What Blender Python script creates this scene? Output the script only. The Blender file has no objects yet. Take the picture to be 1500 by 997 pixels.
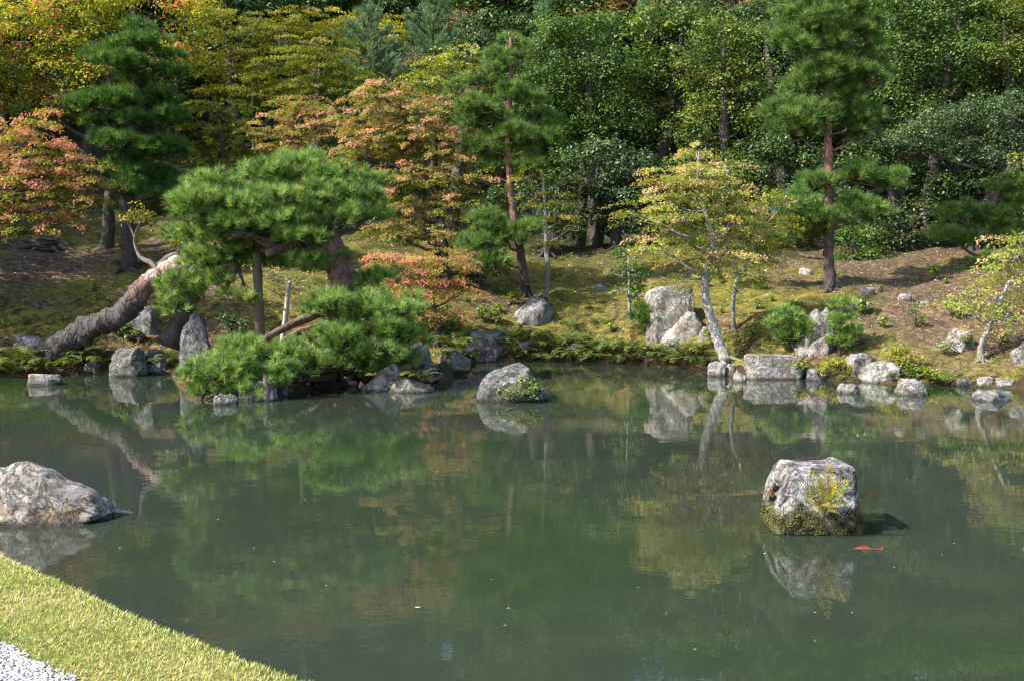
import bpy, math, random
import numpy as np
from mathutils import Vector, noise

R = math.radians
S = bpy.context.scene
COL = S.collection

# ------------------------------------------------------------------ camera, light, exposure
HC = 2.2            # eye height above the pond
FPX = 1500.0
TILT = math.atan(98.5 / FPX)
cam = bpy.data.cameras.new('camera')
cam.lens = 36.0; cam.sensor_width = 36.0; cam.sensor_fit = 'HORIZONTAL'
cam.clip_start = 0.1; cam.clip_end = 2000
co = bpy.data.objects.new('camera', cam); COL.objects.link(co)
co.location = (0, 0, HC); co.rotation_euler = (R(90) - TILT, 0, 0)
S.camera = co

SUN_EL, SUN_AZ = R(42), R(247)       # azimuth clockwise from +Y: from the left, a little behind us
w = bpy.data.worlds.new('World'); S.world = w; w.use_nodes = True
nt = w.node_tree; bg = nt.nodes['Background']
sky = nt.nodes.new('ShaderNodeTexSky'); sky.sky_type = 'NISHITA'; sky.sun_disc = False
sky.sun_elevation = SUN_EL; sky.sun_rotation = SUN_AZ
sky.dust_density = 1.5
nt.links.new(sky.outputs[0], bg.inputs[0]); bg.inputs[1].default_value = 0.15
sl = bpy.data.lights.new('sun', 'SUN'); sl.energy = 4.6; sl.angle = R(0.5); sl.color = (1.0, 0.93, 0.82)
so = bpy.data.objects.new('sun', sl); COL.objects.link(so)
sd = Vector((math.sin(SUN_AZ) * math.cos(SUN_EL), math.cos(SUN_AZ) * math.cos(SUN_EL), math.sin(SUN_EL)))
so.rotation_euler = sd.to_track_quat('Z', 'Y').to_euler(); so.location = (0, 0, 60)
S.view_settings.view_transform = 'Standard'; S.view_settings.look = 'None'
S.view_settings.exposure = 1.52; S.view_settings.gamma = 1.0; S.view_settings.use_curve_mapping = False
S.render.engine = 'CYCLES'
cy = S.cycles
cy.max_bounces = 7; cy.diffuse_bounces = 3; cy.glossy_bounces = 2; cy.transmission_bounces = 4; cy.transparent_max_bounces = 6
cy.caustics_reflective = False; cy.caustics_refractive = False
cy.use_denoising = True; cy.sample_clamp_indirect = 4.0
cy.filter_width = 1.3

# ------------------------------------------------------------------ projection helpers (photo pixel -> place)
CT, ST = math.cos(TILT), math.sin(TILT)
def ray(px, py):
    u = (px - 750.0) / FPX; v = (498.5 - py) / FPX
    return np.array([u, CT + v * ST, -ST + v * CT])
def at(px, py, Y):
    d = ray(px, py); k = Y / d[1]
    return np.array([d[0] * k, Y, HC + d[2] * k])
def onz(px, py, z=0.0):
    d = ray(px, py); k = (z - HC) / d[2]
    return np.array([d[0] * k, d[1] * k, z])

# ------------------------------------------------------------------ terrain
FAR_PX = [(-330, 560), (-120, 556), (0, 551), (40, 551), (130, 547), (190, 547), (250, 549), (263, 570), (300, 577), (345, 582), (385, 586), (425, 578),
          (460, 567), (515, 565), (560, 571), (632, 572), (645, 545), (690, 531), (760, 526), (860, 528), (960, 531), (1030, 541), (1090, 554),
          (1170, 553), (1230, 556), (1300, 562), (1360, 563), (1430, 567), (1500, 569), (1650, 575), (1900, 585)]
_fp = np.array([onz(x, y)[:2] for x, y in FAR_PX])
_fp = _fp[np.argsort(_fp[:, 0])]
BASE_PX = [(-330, 560), (0, 549), (250, 547), (450, 540), (650, 533), (760, 527), (860, 528), (960, 531), (1030, 541), (1090, 554), (1230, 556), (1360, 563), (1500, 569), (1900, 585)]
_bp = np.array([onz(x, y)[:2] for x, y in BASE_PX])
NEAR = np.array([(-40, 16), (-12, 11.4), (-6, 8.75), (-4.5, 7.75), (-3.48, 7.0), (-2.33, 5.92), (-.86, 4.70), (0.6, 3.85), (3, 2.9), (8, 2.0), (40, 1.0)])
def far_y(x): return np.interp(x, _fp[:, 0], _fp[:, 1])
def base_y(x): return sum(np.interp(x + o, _bp[:, 0], _bp[:, 1]) for o in (-1.8, -1.2, -.6, 0, .6, 1.2, 1.8)) / 7
def near_y(x): return np.interp(x, NEAR[:, 0], NEAR[:, 1])
def wob(x, y):
    return (np.sin(x * 1.3 + 1.7 * np.sin(y * .7)) * np.cos(y * 1.1 + 1.3 * np.sin(x * .9)) * .5
            + np.sin(x * 3.1 + y * 1.9 + 2 * np.sin(y * 1.3)) * .22 + np.sin(x * 5.7 - y * 4.3 + 1.5 * np.sin(x * 2.1)) * .13)
def H(x, y):
    x = np.asarray(x, float); y = np.asarray(y, float)
    edge = .12 * wob(x * 1.7, y * 1.7)
    s = y - far_y(x) + edge
    sb = y - base_y(x) + edge
    k = np.interp(x, [-14, -6, 2, 7, 12, 20], [1.06, 1.0, .97, .72, .66, .7])
    prof = np.interp(sb, [-1, 0, .35, 1.2, 2.6, 8, 14, 40, 110], [-.6, -.06, .34, .85, 1.5, 3.05, 4.4, 14.5, 46]) 
    prof = np.where(sb > 0, prof * k + np.maximum(0, np.minimum(sb, 3)) * .035 * wob(x * .8, y * .8) * 2, prof)
    pen = np.interp(s, [-3, -1, -.1, .0, .3, 1.0, 3], [-.75, -.5, -.12, -.03, .2, .3, .36]) + np.where(s > .1, .05 * wob(x * 1.6, y * 1.6), 0)
    z = np.maximum(prof, pen)
    t = near_y(x) - y + .05 * wob(x * 2.3, y * 2.3)
    zn = np.interp(t, [-3, -.8, -.12, -.02, .05, .22, 1.4, 4, 60], [-.75, -.45, -.2, -.06, .2, .33, .5, .6, .8])
    z = np.maximum(z, zn)
    return z

def land(px, py, y0=16.5, y1=44.0):
    """distance at which the sight line through a photo pixel meets the far bank (or the water)"""
    d = ray(px, py); d = d / d[1]; Y = np.arange(y0, y1, .03)
    z = HC + d[2] * Y; g = np.maximum(H(d[0] * Y, Y), 0.0); hit = np.nonzero(z <= g)[0]
    return float(Y[hit[0]]) if len(hit) else y1
# ------------------------------------------------------------------ mesh builder
class MB:
    def __init__(s): s.V = []; s.F = []; s.T = []; s.n = 0
    def add(s, V, F, tint=0.5):
        V = np.asarray(V, np.float32)
        s.V.append(V); s.F.append(np.asarray(F, np.int32) + s.n); s.n += len(V)
        s.T.append(np.broadcast_to(np.asarray(tint, np.float32), (len(V),)))
    def build(s, name, mat, parent=None, smooth=False):
        V = np.concatenate(s.V); T = np.concatenate(s.T)
        if parent is not None:
            V = V - np.array(ORIG[parent.name], np.float32)
        me = bpy.data.meshes.new(name)
        me.vertices.add(len(V)); me.vertices.foreach_set('co', V.ravel())
        loops = np.concatenate([f.ravel() for f in s.F]); cnt = np.concatenate([np.full(len(f), f.shape[1], np.int32) for f in s.F])
        st = np.zeros(len(cnt), np.int32); st[1:] = np.cumsum(cnt)[:-1]
        me.loops.add(len(loops)); me.loops.foreach_set('vertex_index', loops)
        me.polygons.add(len(cnt)); me.polygons.foreach_set('loop_start', st); me.polygons.foreach_set('loop_total', cnt)
        if smooth: me.polygons.foreach_set('use_smooth', np.ones(len(cnt), bool))
        a = me.attributes.new('tint', 'FLOAT', 'POINT'); a.data.foreach_set('value', np.ascontiguousarray(T))
        me.update(calc_edges=True); me.validate()
        me.materials.append(mat)
        o = bpy.data.objects.new(name, me); COL.objects.link(o)
        if parent is not None:
            o.parent = parent; ORIG[o.name] = ORIG[parent.name]
        return o
ORIG = {}
def tag(o, label=None, cat=None, group=None, kind=None):
    if label: o['label'] = label
    if cat: o['category'] = cat
    if group: o['group'] = group
    if kind: o['kind'] = kind
    return o
def thing(name, loc, label, cat, group=None):
    o = bpy.data.objects.new(name, None); COL.objects.link(o)
    o.empty_display_size = .2
    o.location = [float(v) for v in loc]; ORIG[o.name] = [float(v) for v in loc]
    return tag(o, label, cat, group)
def copy_thing(root, loc, rz=0, sc=1.0, label=None, group=None):
    r = root.copy(); COL.objects.link(r); r.location = [float(v) for v in loc]; r.rotation_euler = (0, 0, rz)
    r.scale = (sc, sc, sc) if not hasattr(sc, '__len__') else sc
    if label: r['label'] = label
    if group: r['group'] = group
    for ch in list(root.children):
        c = ch.copy(); COL.objects.link(c); c.parent = r
        for g in list(ch.children):
            d = g.copy(); COL.objects.link(d); d.parent = c
    return r
def solo(mb, name, mat, loc, label=None, cat=None, group=None, kind=None, smooth=False):
    """a thing that is one mesh, its origin at its base"""
    o = mb.build(name, mat, None, smooth)
    loc = np.array(loc, np.float32)
    me = o.data; n = len(me.vertices); c = np.empty(n * 3, np.float32); me.vertices.foreach_get('co', c)
    c = (c.reshape(-1, 3) - loc).ravel(); me.vertices.foreach_set('co', c); me.update()
    o.location = [float(v) for v in loc]; ORIG[o.name] = [float(v) for v in loc]
    return tag(o, label, cat, group, kind)

def nrm(v): return v / np.maximum(np.linalg.norm(v, axis=-1, keepdims=True), 1e-9)

# ------------------------------------------------------------------ materials
def newmat(name):
    m = bpy.data.materials.new(name); m.use_nodes = True; nt = m.node_tree
    for n in list(nt.nodes): nt.nodes.remove(n)
    out = nt.nodes.new('ShaderNodeOutputMaterial')
    return m, nt, out
def N(nt, t, **kw):
    n = nt.nodes.new('ShaderNode' + t)
    for k, v in kw.items():
        if hasattr(n, k): setattr(n, k, v)
        else: n.inputs[k.replace('_', ' ')].default_value = v
    return n
def ramp(nt, fac, stops, interp='LINEAR'):
    r = nt.nodes.new('ShaderNodeValToRGB'); cr = r.color_ramp; cr.interpolation = interp
    while len(cr.elements) < len(stops): cr.elements.new(.5)
    for e, (p, c) in zip(cr.elements, stops):
        e.position = p; e.color = (c[0], c[1], c[2], 1) if hasattr(c, '__len__') else (c, c, c, 1)
    nt.links.new(fac, r.inputs[0]); return r
def mix(nt, fac, a, b, mode='MIX'):
    m = nt.nodes.new('ShaderNodeMix'); m.data_type = 'RGBA'; m.blend_type = mode
    for s, v in ((m.inputs[0], fac), (m.inputs[6], a), (m.inputs[7], b)):
        if hasattr(v, 'is_linked') or hasattr(v, 'links'): nt.links.new(v, s)
        elif hasattr(v, '__len__'): s.default_value = (v[0], v[1], v[2], 1)
        else: s.default_value = v
    return m.outputs[2]
def math_(nt, op, a, b=0.0):
    m = nt.nodes.new('ShaderNodeMath'); m.operation = op
    for s, v in ((m.inputs[0], a), (m.inputs[1], b)):
        if hasattr(v, 'links'): nt.links.new(v, s)
        else: s.default_value = v
    return m.outputs[0]
def noise_t(nt, scale, detail=4, rough=.55, vec=None, dist=0):
    n = nt.nodes.new('ShaderNodeTexNoise'); n.inputs['Scale'].default_value = scale
    n.inputs['Detail'].default_value = detail; n.inputs['Roughness'].default_value = rough; n.inputs['Distortion'].default_value = dist
    if vec is not None: nt.links.new(vec, n.inputs['Vector'])
    return n.outputs[0]

def leaf_mat(name, stops, trans=.35, gloss=.06, rough=.45):
    m, nt, out = newmat(name)
    a = N(nt, 'Attribute'); a.attribute_name = 'tint'
    c = ramp(nt, a.outputs['Fac'], stops).outputs[0]
    d = N(nt, 'BsdfDiffuse'); t = N(nt, 'BsdfTranslucent'); g = N(nt, 'BsdfGlossy'); g.inputs['Roughness'].default_value = rough
    g.inputs['Color'].default_value = (1, 1, 1, 1)
    nt.links.new(c, d.inputs['Color'])
    tc = mix(nt, 1.0, c, (1.35, 1.25, .75), 'MULTIPLY'); nt.links.new(tc, t.inputs['Color'])
    ms = N(nt, 'MixShader'); ms.inputs[0].default_value = trans
    nt.links.new(d.outputs[0], ms.inputs[1]); nt.links.new(t.outputs[0], ms.inputs[2])
    mg = N(nt, 'MixShader'); mg.inputs[0].default_value = gloss
    nt.links.new(ms.outputs[0], mg.inputs[1]); nt.links.new(g.outputs[0], mg.inputs[2])
    nt.links.new(mg.outputs[0], out.inputs[0])
    return m

def bark_mat(name, stops, scale=9, bump=.6):
    m, nt, out = newmat(name)
    a = N(nt, 'Attribute'); a.attribute_name = 'tint'
    tc = N(nt, 'TexCoord'); mp = N(nt, 'Mapping'); mp.inputs['Scale'].default_value = (1, 1, .45); nt.links.new(tc.outputs['Object'], mp.inputs[0])
    v = mp.outputs[0]
    n1 = noise_t(nt, scale * .35, 3, .6, v); n2 = noise_t(nt, scale * 2.2, 5, .65, v)
    f = math_(nt, 'ADD', a.outputs['Fac'], math_(nt, 'MULTIPLY', math_(nt, 'SUBTRACT', n1, .5), .8))
    c = ramp(nt, f, stops).outputs[0]
    vo = N(nt, 'TexVoronoi'); vo.feature = 'DISTANCE_TO_EDGE'; vo.inputs['Scale'].default_value = scale; 
    vw = mix(nt, .2, v, noise_v(nt, scale * .8, v)); nt.links.new(vw, vo.inputs['Vector'])
    crack = ramp(nt, vo.outputs['Distance'], [(0, .35), (.12, 1)]).outputs[0]
    c = mix(nt, 1, c, crack, 'MULTIPLY')
    c = mix(nt, 1, c, ramp(nt, n2, [(.25, .6), (.75, 1.35)]).outputs[0], 'MULTIPLY')
    p = N(nt, 'BsdfPrincipled'); p.inputs['Roughness'].default_value = .85; nt.links.new(c, p.inputs['Base Color'])
    b = N(nt, 'Bump'); b.inputs['Strength'].default_value = bump; b.inputs['Distance'].default_value = .03
    hh = math_(nt, 'ADD', math_(nt, 'MULTIPLY', crack, .7), n2); nt.links.new(hh, b.inputs['Height']); nt.links.new(b.outputs[0], p.inputs['Normal'])
    nt.links.new(p.outputs[0], out.inputs[0]); return m
def noise_v(nt, scale, vec):
    n = nt.nodes.new('ShaderNodeTexNoise'); n.inputs['Scale'].default_value = scale; n.inputs['Detail'].default_value = 2
    nt.links.new(vec, n.inputs['Vector']); return n.outputs['Color']

def rock_mat(name, dark, mid, light, lichen=.5, moss=0.0, scale=1.0, warm=None):
    m, nt, out = newmat(name)
    tc = N(nt, 'TexCoord'); oi = N(nt, 'ObjectInfo')
    ad = N(nt, 'VectorMath'); ad.operation = 'ADD'; nt.links.new(tc.outputs['Object'], ad.inputs[0]); nt.links.new(oi.outputs['Location'], ad.inputs[1])
    v = ad.outputs[0]
    n1 = noise_t(nt, 2.2 * scale, 6, .65, v, .4); n2 = noise_t(nt, 9 * scale, 6, .7, v, .6); n3 = noise_t(nt, 34 * scale, 4, .7, v)
    f = math_(nt, 'ADD', math_(nt, 'MULTIPLY', n1, .55), math_(nt, 'MULTIPLY', n2, .45))
    c = ramp(nt, f, [(.30, dark), (.46, mid), (.62, light)]).outputs[0]
    if warm: c = mix(nt, ramp(nt, noise_t(nt, 3.1 * scale, 4, .6, v), [(.52, 0), (.66, .85)]).outputs[0], c, warm)
    # lichen spots
    vo = N(nt, 'TexVoronoi'); vo.inputs['Scale'].default_value = 5 * scale; nt.links.new(mix(nt, .12, v, noise_v(nt, 9 * scale, v)), vo.inputs['Vector'])
    lf = ramp(nt, vo.outputs['Distance'], [(.18, 1), (.34, 0)]).outputs[0]
    lf = mix(nt, 1, lf, ramp(nt, noise_t(nt, 1.7 * scale, 3, .6, v), [(.5, 0), (.6, lichen)]).outputs[0], 'MULTIPLY')
    c = mix(nt, lf, c, tuple(min(.62, x * 1.35 + .04) for x in light))
    c = mix(nt, 1, c, ramp(nt, n3, [(.3, .72), (.7, 1.2)]).outputs[0], 'MULTIPLY')
    # dark cracks
    ck = noise_t(nt, 3.5 * scale, 8, .75, v, 1.2)
    cr = ramp(nt, math_(nt, 'ABSOLUTE', math_(nt, 'SUBTRACT', ck, .5)), [(0, .3), (.025, 1)]).outputs[0]
    c = mix(nt, 1, c, cr, 'MULTIPLY')
    ge = N(nt, 'NewGeometry'); sx = N(nt, 'SeparateXYZ'); nt.links.new(ge.outputs['Position'], sx.inputs[0])
    if moss > 0:
        sn = N(nt, 'SeparateXYZ'); nt.links.new(ge.outputs['Normal'], sn.inputs[0])
        mf = math_(nt, 'ADD', math_(nt, 'MULTIPLY', sn.outputs[2], .35), n1)
        mf = ramp(nt, mf, [(.95 - .25 * moss, 0), (1.04 - .25 * moss, .95)]).outputs[0]
        c = mix(nt, mf, c, mix(nt, n2, (.05, .07, .012), (.13, .12, .02)))
    # waterline stain: wet dark band within a few cm of the pond surface
    wl = ramp(nt, math_(nt, 'ADD', sx.outputs[2], math_(nt, 'MULTIPLY', n2, .06)), [(.045, .26), (.10, 1)]).outputs[0]
    c = mix(nt, 1, c, wl, 'MULTIPLY')
    p = N(nt, 'BsdfPrincipled'); p.inputs['Roughness'].default_value = .88; p.inputs['Specular IOR Level'].default_value = .3
    nt.links.new(c, p.inputs['Base Color'])
    b = N(nt, 'Bump'); b.inputs['Strength'].default_value = .9; b.inputs['Distance'].default_value = .035
    hh = math_(nt, 'ADD', math_(nt, 'ADD', math_(nt, 'MULTIPLY', n2, 1.0), math_(nt, 'MULTIPLY', n3, .35)), math_(nt, 'MULTIPLY', cr, .4))
    nt.links.new(hh, b.inputs['Height']); nt.links.new(b.outputs[0], p.inputs['Normal'])
    nt.links.new(p.outputs[0], out.inputs[0]); return m

def plain_mat(name, col, rough=.8, var=.3, scale=20, bump=0):
    m, nt, out = newmat(name)
    tc = N(nt, 'TexCoord'); n = noise_t(nt, scale, 4, .6, tc.outputs['Object'])
    c = mix(nt, 1, col, ramp(nt, n, [(.2, 1 - var), (.8, 1 + var)]).outputs[0], 'MULTIPLY')
    p = N(nt, 'BsdfPrincipled'); p.inputs['Roughness'].default_value = rough; nt.links.new(c, p.inputs['Base Color'])
    if bump:
        b = N(nt, 'Bump'); b.inputs['Strength'].default_value = bump; b.inputs['Distance'].default_value = .02
        nt.links.new(n, b.inputs['Height']); nt.links.new(b.outputs[0], p.inputs['Normal'])
    nt.links.new(p.outputs[0], out.inputs[0]); return m

def ground_mat():
    m, nt, out = newmat('moss_ground')
    ge = N(nt, 'NewGeometry'); P = ge.outputs['Position']; sx = N(nt, 'SeparateXYZ'); nt.links.new(P, sx.inputs[0])
    n0 = noise_t(nt, .42, 4, .6, P, .3); n1 = noise_t(nt, 1.6, 6, .65, P, .4); n2 = noise_t(nt, 7, 5, .7, P); n3 = noise_t(nt, 26, 3, .7, P)
    moss = ramp(nt, math_(nt, 'ADD', math_(nt, 'MULTIPLY', n1, .6), math_(nt, 'MULTIPLY', n2, .4)),
                [(.36, (.030, .036, .008)), (.45, (.075, .074, .012)), (.535, (.145, .128, .022)), (.645, (.235, .185, .04))]).outputs[0]
    soil = ramp(nt, n2, [(.3, (.030, .019, .010)), (.52, (.10, .068, .042)), (.7, (.21, .155, .10))]).outputs[0]
    # more bare earth to the right and in patches
    xr = N(nt, 'MapRange'); nt.links.new(sx.outputs[0], xr.inputs[0]); xr.inputs[1].default_value = 6; xr.inputs[2].default_value = 9.5
    xr.inputs[3].default_value = 0; xr.inputs[4].default_value = .13
    xl = N(nt, 'MapRange'); nt.links.new(sx.outputs[0], xl.inputs[0]); xl.inputs[1].default_value = -4; xl.inputs[2].default_value = -8; xl.inputs[3].default_value = 0; xl.inputs[4].default_value = .07
    bare = ramp(nt, math_(nt, 'ADD', math_(nt, 'ADD', math_(nt, 'MULTIPLY', n0, .6), math_(nt, 'MULTIPLY', n1, .4)), math_(nt, 'ADD', xr.outputs[0], xl.outputs[0])), [(.505, 0), (.60, 1)]).outputs[0]
    c = mix(nt, bare, moss, soil)
    sn = N(nt, 'SeparateXYZ'); nt.links.new(ge.outputs['True Normal'], sn.inputs[0])
    stp = ramp(nt, math_(nt, 'ADD', sn.outputs[2], math_(nt, 'MULTIPLY', math_(nt, 'SUBTRACT', n2, .5), .5)), [(.74, 1), (.86, 0)]).outputs[0]
    c = mix(nt, stp, c, mix(nt, n2, (.018, .012, .007), (.065, .042, .024)))
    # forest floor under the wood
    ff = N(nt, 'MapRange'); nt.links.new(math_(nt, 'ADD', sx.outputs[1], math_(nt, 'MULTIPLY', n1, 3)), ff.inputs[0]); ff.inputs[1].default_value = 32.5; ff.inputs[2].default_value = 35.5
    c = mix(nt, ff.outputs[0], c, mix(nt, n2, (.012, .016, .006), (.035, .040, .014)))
    # near lawn soil
    nl = N(nt, 'MapRange'); nt.links.new(sx.outputs[1], nl.inputs[0]); nl.inputs[1].default_value = 13; nl.inputs[2].default_value = 12
    c = mix(nt, nl.outputs[0], c, mix(nt, n3, (.12, .10, .03), (.30, .26, .09)))
    # pond bed
    bd = N(nt, 'MapRange'); nt.links.new(math_(nt, 'ADD', sx.outputs[2], math_(nt, 'MULTIPLY', n2, .08)), bd.inputs[0]); bd.inputs[1].default_value = .12; bd.inputs[2].default_value = .04
    c = mix(nt, bd.outputs[0], c, mix(nt, n1, (.020, .018, .008), (.09, .06, .025)))
    c = mix(nt, 1, c, ramp(nt, n3, [(.3, .65), (.7, 1.25)]).outputs[0], 'MULTIPLY')
    p = N(nt, 'BsdfPrincipled'); p.inputs['Roughness'].default_value = .95; p.inputs['Specular IOR Level'].default_value = .15
    nt.links.new(c, p.inputs['Base Color'])
    b = N(nt, 'Bump'); b.inputs['Strength'].default_value = .9; b.inputs['Distance'].default_value = .06
    nt.links.new(math_(nt, 'ADD', n2, math_(nt, 'MULTIPLY', n3, .5)), b.inputs['Height']); nt.links.new(b.outputs[0], p.inputs['Normal'])
    nt.links.new(p.outputs[0], out.inputs[0]); return m

def water_mat():
    m, nt, out = newmat('pond_water')
    ge = N(nt, 'NewGeometry'); P = ge.outputs['Position']
    n0 = noise_t(nt, .16, 3, .5, P, .6)
    murk = ramp(nt, n0, [(.35, (.036, .046, .037)), (.5, (.032, .044, .030)), (.64, (.024, .048, .018))]).outputs[0]
    d = N(nt, 'BsdfDiffuse'); nt.links.new(murk, d.inputs['Color'])
    t = N(nt, 'BsdfTransparent'); t.inputs['Color'].default_value = (.62, .66, .45, 1)
    body = N(nt, 'MixShader'); body.inputs[0].default_value = .34
    nt.links.new(d.outputs[0], body.inputs[1]); nt.links.new(t.outputs[0], body.inputs[2])
    # ripples: long soft ones plus patches of finer wind ripples
    mp = N(nt, 'Mapping'); mp.inputs['Scale'].default_value = (.55, 1.0, 1.0); nt.links.new(P, mp.inputs[0])
    r1 = noise_t(nt, 1.3, 2, .45, mp.outputs[0], .3); r2 = noise_t(nt, 7.5, 2, .5, mp.outputs[0], .4); r3 = noise_t(nt, 22, 2, .5, mp.outputs[0])
    patch = ramp(nt, noise_t(nt, .33, 3, .55, P, .5), [(.40, .12), (.62, 1)]).outputs[0]
    fine = math_(nt, 'MULTIPLY', math_(nt, 'ADD', math_(nt, 'MULTIPLY', r2, .035), math_(nt, 'MULTIPLY', r3, .010)), patch)
    hgt = math_(nt, 'ADD', math_(nt, 'MULTIPLY', r1, .07), fine)
    b = N(nt, 'Bump'); b.inputs['Strength'].default_value = 1.0; b.inputs['Distance'].default_value = .030
    nt.links.new(hgt, b.inputs['Height'])
    g = N(nt, 'BsdfGlossy'); g.inputs['Roughness'].default_value = .012; g.inputs['Color'].default_value = (.97, .98, .97, 1)
    nt.links.new(b.outputs[0], g.inputs['Normal'])
    fr = N(nt, 'Fresnel'); fr.inputs['IOR'].default_value = 1.45; nt.links.new(b.outputs[0], fr.inputs['Normal'])
    ms = N(nt, 'MixShader'); nt.links.new(fr.outputs[0], ms.inputs[0])
    nt.links.new(body.outputs[0], ms.inputs[1]); nt.links.new(g.outputs[0], ms.inputs[2])
    nt.links.new(ms.outputs[0], out.inputs[0]); return m

M = {}
M['ground'] = ground_mat(); M['water'] = water_mat()
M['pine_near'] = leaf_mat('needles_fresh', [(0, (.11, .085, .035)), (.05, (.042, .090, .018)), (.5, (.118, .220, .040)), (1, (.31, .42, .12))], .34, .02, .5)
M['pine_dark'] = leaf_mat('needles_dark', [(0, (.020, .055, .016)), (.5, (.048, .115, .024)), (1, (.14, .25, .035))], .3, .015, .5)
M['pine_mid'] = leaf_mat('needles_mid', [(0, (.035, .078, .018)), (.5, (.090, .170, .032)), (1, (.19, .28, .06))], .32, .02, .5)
M['pine_blue'] = leaf_mat('needles_blue', [(0, (.05, .10, .05)), (.5, (.10, .18, .085)), (1, (.18, .28, .12))], .28, .02)
M['evergreen'] = leaf_mat('leaves_evergreen', [(0, (.024, .058, .010)), (.5, (.056, .112, .018)), (1, (.15, .21, .04))], .26, .02, .5)
M['evergreen_blue'] = leaf_mat('leaves_evergreen_blue', [(0, (.020, .046, .014)), (.5, (.044, .084, .026)), (1, (.11, .16, .058))], .22, .035, .5)
M['evergreen_yellow'] = leaf_mat('leaves_evergreen_yellow', [(0, (.040, .074, .009)), (.5, (.095, .145, .016)), (1, (.24, .28, .035))], .32, .025, .55)
M['evergreen_dark'] = leaf_mat('leaves_evergreen_dark', [(0, (.016, .040, .009)), (.5, (.036, .076, .016)), (1, (.09, .14, .032))], .22, .03, .5)
M['evergreen_light'] = leaf_mat('leaves_evergreen_light', [(0, (.036, .076, .010)), (.5, (.10, .16, .020)), (1, (.28, .32, .045))], .34, .03, .5)
M['olive'] = leaf_mat('leaves_olive_maple', [(0, (.060, .085, .008)), (.45, (.135, .165, .014)), (.72, (.23, .21, .03)), (1, (.44, .28, .11))], .42, .01, .6)
M['yellow'] = leaf_mat('leaves_yellow_cherry', [(0, (.10, .15, .012)), (.5, (.25, .30, .022)), (.80, (.36, .35, .04)), (.88, (.45, .20, .09)), (1, (.50, .12, .07))], .42, .015, .55)
M['orange'] = leaf_mat('leaves_orange_maple', [(0, (.085, .125, .012)), (.33, (.19, .215, .03)), (.56, (.42, .255, .12)), (.8, (.54, .27, .18)), (1, (.56, .22, .18))], .42, .01, .6)
M['pink'] = leaf_mat('leaves_red_maple', [(0, (.12, .15, .012)), (.36, (.28, .27, .03)), (.6, (.45, .24, .11)), (1, (.52, .20, .17))], .42, .01, .6)
M['gold'] = leaf_mat('leaves_gold_maple', [(0, (.095, .155, .014)), (.38, (.21, .26, .036)), (.66, (.43, .335, .125)), (1, (.58, .37, .24))], .42, .01, .6)
M['lime'] = leaf_mat('leaves_lime', [(0, (.09, .13, .008)), (.5, (.22, .24, .012)), (1, (.38, .34, .02))], .42, .04)
M['fern'] = leaf_mat('fronds_green', [(0, (.03, .055, .012)), (.5, (.075, .115, .022)), (1, (.20, .22, .045))], .35, .03, .55)
M['fern_gold'] = leaf_mat('fronds_gold', [(0, (.10, .16, .02)), (.45, (.30, .29, .03)), (.75, (.38, .22, .03)), (1, (.26, .09, .03))], .38, .02)
M['twig'] = leaf_mat('leaves_grey_pink', [(0, (.16, .12, .08)), (.5, (.30, .18, .12)), (1, (.38, .20, .14))], .3, .03)
M['bark_pine'] = bark_mat('bark_pine', [(0, (.035, .030, .028)), (.4, (.075, .052, .045)), (.75, (.17, .085, .06)), (1, (.27, .13, .085))], 9, .8)
M['bark_lean'] = bark_mat('bark_lean', [(0, (.030, .025, .024)), (.45, (.075, .058, .054)), (.60, (.24, .13, .095)), (.8, (.44, .34, .30)), (1, (.50, .43, .41))], 7, 1.4)
M['bark_grey'] = bark_mat('bark_grey', [(0, (.14, .13, .11)), (.5, (.26, .24, .21)), (1, (.36, .34, .30))], 14, .4)
M['bark_twig'] = bark_mat('bark_twig', [(0, (.06, .05, .045)), (1, (.20, .17, .15))], 12, .4)
M['bark_dark'] = bark_mat('bark_dark', [(0, (.03, .024, .02)), (1, (.09, .07, .055))], 8, .6)
M['rock_grey'] = rock_mat('rock_grey', (.060, .058, .054), (.150, .143, .13), (.27, .262, .245), .6)
M['rock_dark'] = rock_mat('rock_dark', (.05, .05, .048), (.12, .12, .115), (.24, .24, .225), .5, .25)
M['rock_white'] = rock_mat('rock_white', (.07, .065, .06), (.185, .175, .162), (.37, .355, .335), .5, 0, 1.3, (.17, .12, .075))
M['rock_tan'] = rock_mat('rock_tan', (.065, .06, .055), (.185, .17, .15), (.36, .34, .31), .5, .1, 1.0, (.13, .08, .03))
M['rock_mossy'] = rock_mat('rock_mossy', (.05, .048, .042), (.13, .125, .11), (.24, .23, .20), .5, .7)
M['rock_fern'] = rock_mat('rock_fern', (.028, .024, .022), (.11, .10, .095), (.52, .51, .495), .5, 0, 1.9, (.05, .036, .028))
M['rock_pond'] = rock_mat('rock_pond', (.040, .038, .034), (.10, .098, .088), (.19, .19, .172), .8, 0, 1.3)
M['moss_clump'] = leaf_mat('moss_clump', [(0, (.035, .028, .015)), (.35, (.075, .068, .028)), (.65, (.14, .145, .055)), (1, (.28, .27, .14))], .2, .0)
M['post'] = plain_mat('post_wood', (.11, .085, .065), .85, .4, 12, .5)
M['post_pale'] = plain_mat('post_pale', (.36, .33, .28), .85, .35, 12, .4)
M['koi'] = plain_mat('koi_skin', (.20, .030, .010), .4, .5, 45)
M['gravel'] = plain_mat('gravel_white', (.40, .39, .37), .8, .4, 60, .4)
M['pathbed'] = plain_mat('gravel_bed', (.26, .25, .23), .9, .5, 90, .8)
M['grass'] = leaf_mat('lawn_blades', [(0, (.12, .20, .025)), (.35, (.24, .32, .05)), (.65, (.42, .42, .13)), (1, (.58, .48, .27))], .40, .02)
M['petal'] = plain_mat('petal', (.42, .38, .32), .6, .2)
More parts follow.
